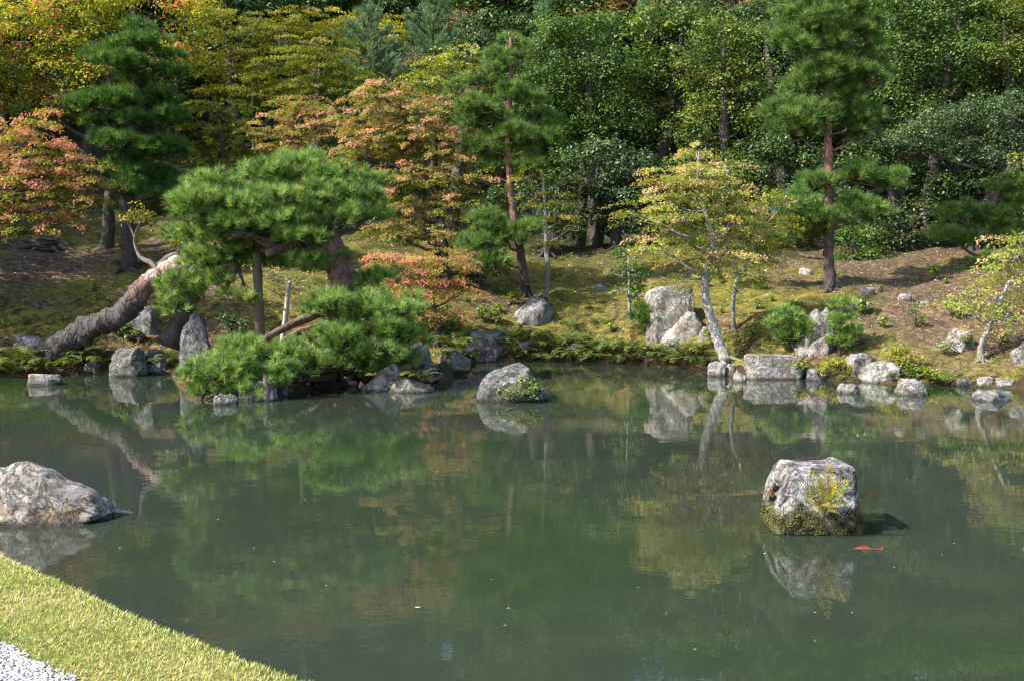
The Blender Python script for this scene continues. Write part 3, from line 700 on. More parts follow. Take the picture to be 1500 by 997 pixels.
P, r = pxt([(478, 536, 24), (494, 470, 20), (505, 425, 20), (494, 385, 22), (468, 335, 19), (455, 300, 13), (448, 265, 7)], 20.4)
t = crown_tree('pine', 'pine_tree', P[0], 'great spreading pine with bright green needle pads on the stony point', 'tree', M['pine_near'], M['bark_pine'], pads, (P, r), 7,
               ttint=[.2, .4, .52, .62, .7, .7, .6], thick=.42, tl=.4, twigs=6, L=.175, K=46, wd=.0100, gap=.185, sub=.31, fill=2.3)
mb = MB()
P2, r2 = pxt([(496, 450, 6), (440, 470, 6, -.4), (400, 490, 5.5, -.9), (350, 520, 4.5, -1.6), (310, 552, 3.5, -2.1)], 20.2); tube(mb, P2, r2, 8, [.5] * 5)
P2, r2 = pxt([(500, 470, 5), (450, 482, 5, -.5), (415, 500, 4, -1), (405, 525, 3, -1.4)], 20.2); tube(mb, P2, r2, 8, [.8] * 4)
P2, r2 = pxt([(478, 350, 10), (450, 350, 9, -.2), (420, 362, 7, -.4), (390, 372, 5, -.6)], 20.4); tube(mb, P2, r2, 8, [.4] * 4)
mb.build('bough', M['bark_pine'], t, True)
# --- leaning pine
pads = pxl([(292, 386, 48, 22, 0), (352, 375, 56, 20, .1), (405, 388, 36, 18, .2), (262, 420, 32, 22, -.3), (256, 456, 26, 16, -.4), (285, 440, 22, 16, -.2)], 20.6) + pxl([(335, 436, 18, 13), (366, 442, 18, 15)], 20.2) + pxl([(272, 348, 36, 18, .1), (318, 352, 44, 18, -.1), (392, 350, 44, 16, .1), (248, 436, 24, 18, -.3), (300, 410, 34, 18, -.2)], 20.5)
YL = land(84, 517) - 23.2
P, r = pxt([(70, 526, 22, YL + .12), (108, 496, 18.5, YL - .15), (146, 474, 17, YL - .35), (180, 460, 16, YL - .6), (201, 434, 15.5, YL - .9), (222, 412, 14, -1.2), (262, 388, 13, -1.7), (310, 372, 9, -2.1), (360, 368, 6, -2.4)], 23.2)
t = crown_tree('pine', 'pine_tree', P[0], 'leaning pine whose thick bare trunk slants up from the left bank', 'tree', M['pine_near'], M['bark_lean'], pads, (P, r), 8,
               ttint=[.05, .08, .14, .26, .48, .66, .78, .7, .5], near=True, roots=False, thick=.5, tl=.45, twigs=3, L=.175, K=46, wd=.0100, gap=.185, sub=.31, fill=2.3)
mb = MB()
P2, r2 = pxt([(235, 402, 4, -1.2), (222, 386, 4, -1.1), (205, 376, 3.2, -1.0), (197, 350, 2, -1.0), (206, 325, 1.4, -1.0)], 23.2); tube(mb, P2, r2, 8, [.5, .5, .5, .7, .7])
P2, r2 = pxt([(232, 390, 5, -1.2), (248, 378, 6, -1.1), (262, 372, 4, -1.1)], 23.2); tube(mb, P2, r2, 8, [.2] * 3)
P2, r2 = pxt([(198, 350, 2, -1.0), (192, 335, 1.6, -1.0), (186, 322, 1, -1.1)], 23.2); tube(mb, P2, r2, 6, [.7] * 3)
mb.build('dead_branch', M['bark_twig'], t, True)
mb = MB(); rng = np.random.default_rng(3)
bush_lobes(mb, pxl([(207, 312, 16, 14), (190, 322, 8, 7), (216, 322, 8, 8)], 22.2), rng, leaf=.085, dens=.45, r=.16, per=14, tb=.1)
mb.build('leaves', M['olive'], t)
# --- upright trunk by the standing stone, carries the upper left pads
pads = pxl([(285, 300, 34, 20), (275, 325, 22, 16)], 21.4)
P, r = pxt([(248, 505, 20), (264, 468, 13), (280, 440, 11), (292, 405, 9), (296, 360, 7), (288, 310, 5)], 22.3)
crown_tree('pine', 'pine_tree', P[0], 'old pine with flaring grey root base beside the dark standing stone', 'tree', M['pine_near'], M['bark_dark'], pads, (P, r), 9, roots=False, L=.175, K=46, wd=.0100, gap=.185, sub=.31, fill=2.3)
# --- dark pine, left
pads = pxl(puff([(200, 45, 26, 18), (208, 66, 44, 18), (160, 78, 30, 18), (250, 88, 28, 24), (185, 98, 58, 18, -.3), (240, 110, 36, 18), (150, 92, 30, 16, .4), (195, 125, 50, 18, .2),
            (130, 148, 44, 18), (175, 156, 54, 22, -.5), (235, 150, 46, 24, .2), (255, 170, 30, 20), (150, 176, 36, 16), (205, 178, 50, 18, -.3), (165, 208, 46, 20, -.4), (215, 222, 56, 20, 0), (255, 222, 34, 22, .2), (190, 248, 46, 18),
            (225, 262, 50, 20, .4), (190, 282, 34, 18, -.2), (245, 285, 40, 20, .3), (180, 310, 26, 16, .4), (235, 312, 36, 16, .5)], .72, 3), 27.5)
P, r = pxt([(186, 452, 14), (190, 390, 12), (186, 320, 10), (186, 250, 9), (195, 180, 7), (197, 120, 5), (200, 50, 2.5)], 27.5)
crown_tree('pine', 'pine_tree', P[0], 'tiered dark green pine at left with bright yellow-leaved tree behind it', 'tree', M['pine_dark'], M['bark_dark'], pads, (P, r), 10,
           thick=.4, L=.20, K=34, wd=.012, gap=.185, sub=.34, fill=2.1)
# --- centre pine
pads = pxl(puff([(748, 54, 16, 13), (728, 84, 26, 14), (762, 76, 18, 14), (748, 100, 30, 14), (690, 122, 20, 12), (720, 118, 26, 14), (770, 100, 16, 16), (744, 140, 36, 18), (700, 150, 28, 18, -.3), (776, 150, 30, 18), (672, 140, 18, 12),
            (730, 175, 40, 18), (790, 180, 34, 22, .3), (680, 178, 26, 20), (752, 205, 38, 18, -.3), (800, 205, 24, 18), (700, 215, 34, 22), (720, 250, 30, 22, .4), (790, 248, 38, 20), (760, 240, 30, 18)], 1.15), 28.3)
pads += pxl([(712, 330, 38, 22, -.3), (700, 362, 38, 24, -.4), (735, 352, 34, 22, -.3), (770, 342, 28, 16, -.2), (720, 388, 34, 16, -.5)], 27.6)
P, r = pxt([(770, 418, 6.8), (762, 370, 6.2), (752, 310, 5.5), (745, 240, 4.8), (745, 170, 5), (748, 110, 3.5), (748, 55, 2)], 28.2)
crown_tree('pine', 'pine_tree', P[0], 'slim red-trunked pine with round needle tufts standing in the middle', 'tree', M['pine_mid'], M['bark_pine'], pads, (P, r), 12,
           ttint=[.4, .5, .6, .7, .8, .8, .8], thick=.4, L=.20, K=34, wd=.011, gap=.185, sub=.32)
# --- tall pine, right
pads = pxl(puff([(1170, 10, 40, 26), (1235, -8, 46, 24), (1150, 42, 36, 20), (1205, 30, 52, 24, -.3), (1262, 36, 36, 26), (1180, 62, 48, 20, -.3), (1250, 70, 50, 26), (1290, 72, 26, 24), (1215, 95, 50, 16), (1160, 75, 34, 16, .3),
            (1210, 108, 40, 18, -.3), (1180, 125, 34, 18), (1250, 118, 46, 20), (1290, 112, 28, 18), (1235, 140, 30, 14, .3),
            (1140, 168, 28, 20), (1175, 172, 40, 22, -.4), (1215, 165, 38, 18), (1262, 165, 44, 22, .2), (1190, 195, 36, 18, -.3), (1250, 192, 40, 16, .3), (1150, 190, 26, 16), (1285, 190, 26, 18, .3)]), 26.6)
pads += pxl(puff([(1160, 300, 38, 20, -.3), (1190, 268, 30, 14), (1200, 320, 30, 14, -.4), (1260, 262, 52, 16, .2), (1310, 270, 30, 14, .3), (1265, 310, 46, 16), (1235, 330, 30, 12, -.3), (1170, 335, 32, 16, .2), (1130, 345, 28, 16, .4), (1180, 360, 30, 14, .4)]), 26.4)
P, r = pxt([(1217, 462, 9.5), (1216, 420, 8.5), (1214, 370, 7.6), (1215, 300, 6.5), (1213, 220, 6), (1211, 140, 5), (1208, 60, 5), (1205, -30, 3)], 26.5)
crown_tree('pine', 'pine_tree', P[0], 'tall straight pine with pinkish upper trunk, reaching out of view at right', 'tree', M['pine_mid'], M['bark_pine'], pads, (P, r), 13,
           ttint=[.15, .2, .35, .6, .85, .9, .9, .9], thick=.35, L=.20, K=34, wd=.011, gap=.185, sub=.36)
# --- pine in shade far right
pads = pxl(puff([(1400, 310, 30, 16), (1440, 320, 40, 18), (1480, 300, 36, 18), (1385, 345, 28, 14), (1425, 352, 36, 14), (1470, 340, 40, 16), (1520, 290, 40, 20), (1440, 388, 30, 16, -.8), (1415, 400, 20, 14, -.8), (1465, 280, 30, 14)], 1.3), 28.5)
P, r = pxt([(1440, 430, 7), (1445, 380, 6), (1450, 330, 5), (1462, 280, 4), (1480, 240, 2)], 28.5)
crown_tree('pine', 'pine_tree', P[0], 'loose light green pine under the clipped evergreens at far right', 'tree', M['pine_mid'], M['bark_dark'], pads, (P, r), 14, L=.17, K=24, wd=.011, gap=.15, sub=.36)
# --- young pines by the rock
for i, (lb, Yk, base, lab) in enumerate([
        ([(1160, 462, 22, 12), (1142, 476, 18, 12), (1175, 480, 20, 12), (1158, 496, 24, 12), (1140, 500, 12, 8), (1180, 500, 10, 8)], 23.0, (1164, 516), 'bushy young pine left of the craggy boulder'),
        ([(1235, 450, 16, 12), (1240, 470, 20, 10), (1222, 480, 14, 10), (1250, 486, 16, 10), (1232, 500, 20, 10)], 23.2, (1230, 520), 'open young pine right of the craggy boulder'),
        ([(942, 455, 14, 10), (932, 468, 12, 10), (952, 470, 14, 12), (955, 485, 12, 8)], 26.0, (950, 500), 'dark dwarf pine crouching before the tall white boulder')]):
    Yk = land(*base)
    P, r = pxt([(base[0], base[1], 2.2), (base[0] - 2, base[1] - 25, 1.8), (lb[0][0], lb[0][1], 1)], Yk)
    crown_tree('pine', 'young_pine', P[0], lab, 'young pine', M[['pine_near', 'pine_near', 'pine_dark'][i]], M['bark_dark'], pxl(lb, Yk), (P, r), 20 + i, L=.13, K=26, wd=.009, gap=.11, sub=.2, tipr=.008)

# ================================================================== BROADLEAVED TREES NEAR THE POND
def mtree(kind, lobes, Y, trunk, label, mat, bark='bark_grey', seed=1, name='maple_tree', cat='tree', tY=None, **kw):
    if 'fixed' not in kw: Y = land(trunk[0][0], trunk[0][1])
    kw.pop('fixed', 0)
    P, r = pxt(trunk, Y)
    g = float(H(P[0][0], P[0][1])); 
    if P[0][2] > g: P = np.vstack([[P[0][0], P[0][1], g - .1], P]); r = np.concatenate([[r[0] * 1.15], r])
    if kw.get('ttint') and len(kw['ttint']) < len(P): kw['ttint'] = [kw['ttint'][0]] + kw['ttint']
    return crown_tree(kind, name, P[0], label, cat, M[mat], M[bark], pxl(lobes, Y), (P, r), seed, **kw)
# gold maple with the pale leaning trunk
mtree('maple', [(1000, 262, 50, 16), (1050, 255, 44, 16), (960, 290, 32, 12), (1010, 285, 46, 18), (1065, 285, 36, 20), (925, 312, 26, 8), (985, 318, 40, 16, -.4), (1040, 320, 46, 20), (1085, 320, 28, 22), (1020, 225, 26, 12, .4),
                (1090, 350, 34, 18, .3), (1000, 350, 40, 14), (965, 365, 36, 11, -.5), (1015, 385, 34, 14), (1075, 385, 40, 18), (1045, 360, 40, 14, .4), (1110, 330, 26, 20, .5), (1005, 405, 22, 10), (1050, 400, 20, 10)], 24.6,
      [(1062, 528, 8.5, -.2), (1050, 492, 7.5, -.1), (1036, 450, 6.2), (1033, 410, 5), (1043, 360, 4.2), (1036, 320, 3.2), (1022, 280, 2.2), (1024, 222, 1)],
      'gold and peach maple on a pale leaning trunk at the waterside', 'gold', seed=31, leaf=.07, ttint=[.6, .7, .8, .8, .7, .6, .5, .4], thick=.42, tl=.8, per=36, tb=.07, dens=1.3)
mtree('maple', [(1120, 300, 26, 18), (1150, 290, 24, 16), (1105, 345, 30, 18), (1140, 330, 28, 16), (1080, 400, 24, 14), (1110, 385, 28, 16), (1100, 415, 26, 12), (1130, 370, 24, 16), (1085, 360, 30, 16)], 26.4,
      [(1075, 485, 3.5), (1074, 440, 3), (1085, 400, 2.5), (1110, 350, 2)], 'lower green maple with two thin stems behind the gold maple', 'lime', seed=32, leaf=.07, tb=.04, per=34, dens=1.25)
# small maple at right with forked trunk
mtree('maple', [(1490, 365, 34, 16), (1470, 390, 30, 18), (1505, 405, 40, 20), (1430, 425, 26, 12), (1460, 430, 34, 18), (1400, 445, 22, 10), (1430, 455, 30, 14), (1480, 460, 36, 16), (1515, 455, 30, 20), (1455, 480, 24, 8), (1500, 350, 22, 10)], 22.5,
      [(1437, 528, 5.5), (1438, 505, 4.5), (1446, 485, 3.5), (1458, 455, 3), (1480, 410, 2)], 'small orange green maple with forked trunk on the right bank', 'gold', seed=33, leaf=.07, per=34, tb=.05, dens=1.25, thick=.35)
# slender maple in the centre
mtree('maple', [(790, 250, 24, 10), (765, 262, 20, 12), (815, 285, 28, 12), (790, 300, 30, 14), (825, 265, 20, 8), (780, 330, 28, 10), (825, 320, 30, 10), (800, 355, 20, 8), (840, 335, 14, 6), (760, 290, 18, 12)], 27.8,
      [(800, 436, 3.8), (802, 400, 3.4), (800, 350, 3), (798, 300, 2.4), (795, 255, 1.5)], 'slender young maple with straight thin stem behind the rounded boulder', 'olive', seed=34, leaf=.075, per=30, tb=.06)
# red maple reaching in from the left
mtree('maple', [(20, 205, 46, 24), (80, 225, 40, 18), (-30, 230, 50, 30), (50, 250, 46, 20), (110, 245, 34, 14), (10, 285, 50, 22), (75, 285, 40, 16), (130, 290, 24, 10), (30, 315, 44, 14), (90, 312, 32, 10), (-40, 300, 50, 26), (140, 262, 16, 8), (40, 335, 46, 12), (100, 330, 34, 10), (60, 180, 30, 12), (70, 265, 50, 18)], 24.8,
      [(-95, 460, 9), (-80, 390, 8), (-55, 320, 6.5), (-20, 260, 5), (30, 215, 3)], 'red and pink maple reaching in from the left edge', 'pink', seed=35, leaf=.075, per=36, bark='bark_dark', red=1.35, tb=-.15, dens=1.25)
# central orange maple group
mtree('maple', [(560, 145, 50, 22), (610, 165, 50, 26), (540, 185, 50, 26), (590, 205, 54, 28), (650, 200, 46, 26), (520, 225, 44, 22), (665, 150, 28, 12), (695, 132, 18, 9), (640, 235, 50, 22)], 30.0,
      [(640, 420, 8), (645, 350, 7), (640, 300, 6), (620, 240, 5), (600, 190, 4), (585, 150, 2)], 'broad orange peach maple filling the middle of the garden', 'orange', seed=36, leaf=.085, per=36, bark='bark_dark', tb=.02)
mtree('maple', [(590, 262, 46, 22), (640, 268, 44, 20), (690, 262, 34, 16), (720, 245, 18, 8), (570, 300, 40, 22), (620, 310, 46, 22), (670, 300, 40, 18), (600, 345, 50, 20), (650, 340, 36, 18), (560, 340, 34, 18)], 27.8,
      [(655, 425, 7), (652, 380, 6), (648, 330, 5), (640, 285, 3.5), (630, 260, 2)], 'amber maple right of the great pine with thin forked trunk', 'orange', seed=37, leaf=.08, per=34, bark='bark_dark', tb=-.03)
mtree('maple', [(590, 388, 46, 16), (640, 380, 44, 16), (560, 385, 30, 14), (680, 378, 20, 12), (600, 425, 46, 14), (680, 425, 24, 12), (620, 455, 40, 14), (665, 392, 26, 12), (615, 410, 40, 12), (570, 405, 24, 12), (655, 412, 24, 10), (625, 435, 34, 12), (650, 460, 26, 12)], 25.2,
      [(640, 508, 5), (640, 475, 4.5), (632, 440, 4), (620, 400, 3)], 'low pink maple between the great pine and the inlet', 'pink', seed=38, leaf=.07, per=36, bark='bark_dark', tb=.06, red=.9)
mtree('maple', [(440, 160, 40, 20), (400, 190, 38, 20), (450, 200, 44, 22), (410, 225, 30, 16), (480, 180, 30, 20), (385, 222, 18, 12)], 33.5,
      [(440, 340, 8), (440, 260, 6), (430, 190, 4)], 'peach topped maple peeping over the great pine', 'orange', seed=39, leaf=.09, per=34, bark='bark_dark')
mtree('maple', [(320, 160, 40, 20), (300, 195, 36, 20), (345, 200, 40, 22), (320, 235, 44, 20), (365, 235, 30, 16), (300, 262, 30, 16)], 31.5,
      [(330, 380, 8), (335, 300, 7), (325, 230, 5), (320, 180, 3)], 'shady olive maple behind the great pine crown', 'olive', seed=40, leaf=.085, per=36, bark='bark_dark', tb=-.08)
mtree('maple', [(380, 395, 24, 12), (410, 405, 22, 12), (440, 412, 20, 10), (400, 425, 26, 10)], 25.5, [(414, 500, 4), (420, 450, 3.4), (425, 412, 2.6)],
      'small yellowing maple with pale thin trunk showing under the great pine', 'gold', seed=41, leaf=.07, per=26)
# sapling and shrubs on the bank
mtree('bush', [(268, 345, 24, 14), (250, 362, 18, 12), (288, 360, 18, 12), (262, 385, 24, 10)], 24.6, [(266, 450, 3), (266, 400, 2.5), (268, 350, 1.5)],
      'yellow green sapling behind the leaning trunk', 'yellow', seed=42, name='sapling', cat='sapling', leaf=.08, r=.22, per=26, dens=.7)
mtree('bush', [(920, 372, 22, 12), (910, 395, 24, 14), (930, 400, 24, 14), (918, 425, 24, 14), (935, 430, 18, 12)], 26.4, [(922, 468, 2.6), (922, 430, 2.2), (920, 375, 1.2)],
      'olive leaved sapling on the moss left of the white boulder', 'evergreen', seed=43, name='sapling', cat='sapling', leaf=.075, r=.2, per=24, dens=.75)
for i, (lb, Yk, b, lab, mt) in enumerate([
        ([(1318, 515, 18, 10), (1340, 525, 14, 9), (1305, 525, 12, 8), (1328, 532, 14, 7)], 22.2, (1325, 545), 'yellow green shrub above the pale rounded water stone', 'lime'),
        ([(1338, 540, 14, 9), (1350, 548, 10, 6)], 21.7, (1342, 556), 'fresh green shrub hanging over the stones before the yellow shrub', 'evergreen_light'),
        ([(1340, 455, 12, 8), (1345, 468, 10, 6)], 25.2, (1342, 480), 'small upright green shrub alone on bare earth', 'evergreen_light'),
        ([(1420, 500, 8, 6), (1385, 510, 9, 5)], 22.6, (1410, 516), 'tiny green shrub at the white overhanging boulder', 'evergreen_light'),
        ([(715, 398, 40, 9), (680, 405, 28, 8)], 27.4, (705, 420), 'low dark spreading bush on the slope beyond the pink maple', 'evergreen_dark'),
        ([(350, 478, 26, 12), (330, 470, 18, 10)], 24.2, (345, 498), 'dark rounded bush behind the standing stone', 'evergreen_dark'),
        ([(1170, 556 - 20, 10, 6), (1225, 535, 20, 9), (1205, 542, 12, 8)], 21.9, (1215, 552), 'golden brown tangle of plants between the pale blocks', 'lime'),
        ([(770, 565, 22, 12), (745, 574, 14, 8), (786, 575, 12, 9)], WL(583) - .05, (770, 586), 'green shrub growing from the foot of the lone pond boulder', 'evergreen_light'),
        ([(1375, 552, 18, 7), (1362, 545, 10, 6)], 21.3, (1372, 562), 'yellow fern-like bush on the mossy edge by the shallows', 'lime')]):
    Yk = land(b[0], b[1]) if i != 7 else WL(588) - .12
    base = at(b[0], b[1], Yk); g = max(0, float(H(base[0], Yk))); base[2] = min(base[2], g + .05) if i != 7 else base[2]
    s_ = thing('shrub', base, lab, 'shrub'); rng = np.random.default_rng(500 + i)
    mb = MB()
    for k in range(6):
        l = lb[k % len(lb)]; e = at(l[0] + rng.uniform(-6, 6), l[1], Yk); tube(mb, [base, (base + e) / 2 + rng.normal(0, .03, 3), e], [.012, .009, .004], 5, [.3] * 3, cap=False)
    mb.build('stems', M['bark_dark'], s_)
    mb = MB(); bush_lobes(mb, pxl(lb, Yk), rng, leaf=.055, r=.13, per=26, dens=.9); mb.build('foliage', M[mt], s_)

# ================================================================== THE WOOD BEHIND
def wood(kind, lobes, Y, label, mat, seed, tx, bark='bark_dark', name='evergreen_tree', tr=9, lean=0, **kw):
    """lobes in photo pixels; trunk from the ground at column tx up through the crown"""
    L_ = pxl(lobes, Y); topi = min(range(len(lobes)), key=lambda i: lobes[i][1]); top = L_[topi][0]
    b = gpos(tx, Y, -.2); s = Y / FPX
    mid = (b + top) / 2 + np.array([lean * s, 0, 0])
    P = np.array([b, b * .7 + mid * .3, mid, mid * .5 + top * .5, top]); r = np.array([tr * 1.3, tr, tr * .8, tr * .5, 2]) * s
    return crown_tree(kind, name, b, label, 'tree', M[mat], M[bark], L_, (P, r), seed, **kw)
EV = dict(leaf=.105, r=.5, per=88, twigs=4, thick=.7)
wood('bush', [(860, 55, 70, 36), (820, 100, 60, 40), (890, 110, 66, 40), (840, 160, 60, 44), (900, 175, 50, 40), (860, 220, 64, 44), (810, 60, 34, 30)], 36, 'big rounded evergreen behind the slender maple', 'evergreen', 101, 872, **EV)
wood('bush', [(880, 235, 46, 26), (920, 250, 46, 30), (860, 275, 44, 26), (905, 300, 50, 28), (940, 290, 34, 30), (870, 320, 34, 24), (930, 330, 34, 22)], 33.4, 'lower blue green camellia at the wood edge in the centre', 'evergreen_blue', 102, 905, leaf=.11, r=.4, per=60, twigs=1)
wood('bush', [(950, 45, 46, 26), (1000, 40, 40, 26), (965, 90, 50, 30), (935, 130, 40, 34), (985, 125, 36, 30), (960, 170, 36, 26)], 37.5, 'bright large-leaved evergreen beside the big rounded evergreen', 'evergreen_light', 103, 955, leaf=.15, r=.5, per=56, tb=-.12, twigs=2)
wood('bush', [(1060, 60, 60, 36), (1030, 110, 50, 40), (1090, 120, 56, 44), (1060, 170, 66, 40), (1010, 195, 46, 40), (1100, 200, 46, 44), (1050, 235, 56, 36)], 35.2, 'olive evergreen left of the tall straight pine', 'evergreen_yellow', 104, 1060, tb=-.05, **EV)
wood('bush', [(1000, 260, 40, 30), (1090, 270, 50, 36), (1130, 240, 40, 40), (1140, 310, 46, 36), (1180, 250, 40, 36), (1000, 310, 34, 26), (1060, 320, 46, 30)], 33.5, 'dark evergreen understorey tree behind the gold maple', 'evergreen_dark', 105, 1100, leaf=.11, r=.42, per=60, twigs=1)
wood('bush', [(1120, 40, 46, 36), (1160, 90, 50, 44), (1120, 140, 44, 40), (1180, 160, 50, 44), (1150, 200, 44, 36)], 38, 'grey green evergreen half hidden by the tall straight pine', 'evergreen_blue', 106, 1150, **EV)
wood('bush', [(1340, 30, 60, 40), (1400, 20, 60, 40), (1320, 90, 50, 44), (1380, 95, 66, 46), (1310, 150, 44, 40), (1360, 160, 50, 30), (1280, 20, 46, 36)], 35, 'tall glossy evergreen right of the tall straight pine', 'evergreen', 107, 1350, tb=.03, **EV)
wood('bush', [(1470, 30, 66, 44), (1450, 100, 60, 44), (1520, 100, 60, 50), (1540, 30, 60, 50), (1580, 80, 60, 60)], 34.5, 'broad glossy evergreen at the top right corner', 'evergreen_yellow', 108, 1490, **EV)
wood('bush', [(1380, 185, 56, 30), (1440, 175, 56, 32), (1490, 165, 46, 30), (1340, 215, 46, 34), (1400, 230, 60, 32), (1460, 225, 56, 32), (1510, 220, 46, 36)], 31.5, 'grey green small-leaved evergreen clipped into a broad dome', 'evergreen_blue', 109, 1420, leaf=.07, r=.34, per=90, tb=.12, twigs=1)
wood('bush', [(1290, 225, 46, 36), (1260, 250, 40, 34), (1240, 300, 44, 36), (1320, 270, 46, 34), (1350, 320, 46, 34), (1290, 330, 40, 30), (1270, 365, 34, 22), (1380, 280, 46, 30), (1330, 360, 30, 20)], 32, 'dark camellia at the wood edge behind the tall straight pine', 'evergreen_dark', 110, 1330, leaf=.11, r=.4, per=60, tb=.04, twigs=1)
wood('bush', [(1440, 275, 50, 30), (1490, 285, 46, 40), (1540, 280, 46, 50), (1480, 330, 46, 30), (1420, 330, 40, 30)], 31.8, 'shaded evergreen behind the loose light pine', 'evergreen_dark', 111, 1480, leaf=.11, r=.4, per=56, twigs=1)
wood('bush', [(1500, 235, 26, 16), (1490, 265, 22, 18), (1515, 260, 26, 22)], 28.5, 'pale yellow green bush at the right edge', 'evergreen_light', 112, 1520, leaf=.09, r=.3, per=44, name='evergreen_bush', tr=3, twigs=1)
wood('bush', [(1230, 390, 40, 20), (1250, 350, 44, 26), (1290, 380, 36, 18)], 31, 'leafy camellia bush low beside the tall straight pine trunk', 'evergreen', 113, 1255, leaf=.09, r=.3, per=44, name='camellia_bush', tr=3, twigs=2)
wood('bush', [(790, 280, 40, 30), (830, 260, 34, 30), (750, 300, 36, 30), (800, 330, 40, 26), (840, 330, 34, 26)], 33, 'dark evergreen behind the slender young maple', 'evergreen_dark', 114, 800, leaf=.11, r=.42, per=56, twigs=1)
wood('bush', [(780, 130, 40, 36), (760, 190, 40, 40), (800, 210, 40, 36), (790, 80, 30, 26)], 37, 'green evergreen behind the slim red-trunked pine', 'evergreen', 115, 785, **EV)
MP = dict(leaf=.105, r=.42, per=38, twigs=2)
wood('bush', [(40, 40, 66, 46), (120, 20, 70, 40), (200, 10, 66, 40), (10, 110, 60, 46), (90, 90, 66, 46), (60, 160, 60, 36), (150, 120, 60, 40), (280, 30, 50, 36), (260, 90, 40, 36), (130, 170, 40, 24), (-40, 60, 50, 60)], 36,
     'large yellow-leaved cherry flecked with red behind the tiered dark pine', 'yellow', 121, 110, name='cherry_tree', leaf=.13, r=.45, per=44, tb=.10, twigs=3)
wood('maple', [(330, 40, 60, 26), (390, 60, 60, 28), (300, 90, 50, 26), (360, 105, 60, 26), (430, 40, 50, 24), (340, 140, 44, 20)], 38.5, 'olive and tan maple high on the left slope', 'olive', 122, 360, name='maple_tree', tb=.08, **MP)
wood('maple', [(440, 100, 56, 24), (500, 110, 50, 24), (470, 75, 50, 20), (400, 130, 50, 22), (460, 140, 56, 20), (520, 135, 36, 18)], 35.5, 'layered olive maple below the blue green young conifer', 'olive', 123, 460, name='maple_tree', **MP)
wood('maple', [(510, 35, 34, 20), (560, 45, 34, 22), (490, 60, 26, 18), (580, 65, 26, 16), (500, 90, 26, 16)], 46, 'vivid yellow green maple behind the blue green young conifer', 'lime', 124, 540, name='maple_tree', tb=.28, dens=1.3, leaf=.12, r=.45, per=36, twigs=1)
wood('maple', [(660, 105, 40, 24), (690, 85, 40, 18), (650, 135, 36, 20), (620, 125, 34, 16)], 35, 'yellow green tree left of the slim red-trunked pine', 'lime', 125, 660, name='maple_tree', tb=.02, leaf=.1, r=.4, per=36, twigs=1)
wood('bush', [(600, 95, 30, 14), (560, 100, 24, 12), (580, 115, 30, 12)], 41, 'peach coloured bush beneath the blue green conifers', 'orange', 126, 590, name='autumn_bush', tr=3, leaf=.1, r=.36, per=36, twigs=1)
wood('maple', [(880, 12, 30, 12), (945, 12, 36, 12), (910, 8, 30, 12)], 48, 'red tipped maple showing over the evergreens', 'pink', 127, 905, name='maple_tree', tb=.2, leaf=.12, r=.4, per=34, twigs=1)
wood('maple', [(1080, 15, 44, 14), (1040, 20, 36, 12), (1110, 8, 30, 14)], 47, 'tan and orange maple topping the wood left of the tall straight pine', 'orange', 128, 1075, name='maple_tree', tb=.1, leaf=.12, r=.4, per=34, twigs=1)
wood('bush', [(680, 40, 36, 20), (690, 65, 34, 16), (660, 60, 26, 14)], 45, 'thin grey pink tree nearly bare on the hillside', 'twig', 129, 680, name='thin_tree', leaf=.09, r=.5, per=24, dens=2.2, twigs=9, bark='bark_grey')
def conifer(px, top, Y, label, mat, seed, hw):
    """young upright conifer: whorls of rising shoots round a straight stem"""
    b = gpos(px, Y, -.1); tp = at(px, top, Y); hgt = tp[2] - b[2]; rng = np.random.default_rng(seed)
    t = thing('conifer_tree', b, label, 'tree'); mb = MB(); tube(mb, [b, (b + tp) / 2, tp], [.16, .1, .02], 8, [.3, .4, .5])
    fo = MB()
    for k in range(int(hgt / .38)):
        z = b[2] + hgt * .12 + k * .38
        f = 1 - (z - b[2]) / hgt
        if f < .02: break
        n = 8; rr = hw * min(1.0, f * 1.5 + .06)
        for j in range(n):
            a = rng.uniform(0, 6.28); L_ = rr * rng.uniform(.7, 1.1); e = np.array([math.cos(a) * L_, math.sin(a) * L_, L_ * .55 + .2])
            o = np.array([b[0], b[1], z]); tube(mb, [o, o + e * .6, o + e], [.03, .02, .008], 5, [.3] * 3, cap=False)
            m = max(5, int(L_ / .10)); q = rng.uniform(.15, 1.05, m)[:, None]
            P_ = o + e * q + rng.normal(0, .10, (m, 3)); needles(fo, P_, np.tile(e, (m, 1)) + np.array([0, 0, .5]), rng, np.full(m, .5) + rng.normal(0, .15, m), .2, 22, .02, 15, 60, .15)
    mb.build('trunk', M['bark_dark'], t); fo.build('crown', M[mat], t)
conifer(540, 8, 40, 'blue green young conifer with a straight leading shoot', 'pine_blue', 131, 2.4)
conifer(637, -6, 44, 'blue green conifer beside the grey pink thin tree', 'pine_blue', 132, 2.6)
conifer(800, 5, 42, 'upright young conifer over the big rounded evergreen', 'pine_blue', 133, 1.6)
conifer(942, -2, 46, 'small conifer spire among the red tips', 'pine_blue', 134, 1.0)
conifer(1040, -4, 46, 'slim conifer spire above the bright large-leaved evergreen', 'pine_blue', 135, 1.0)

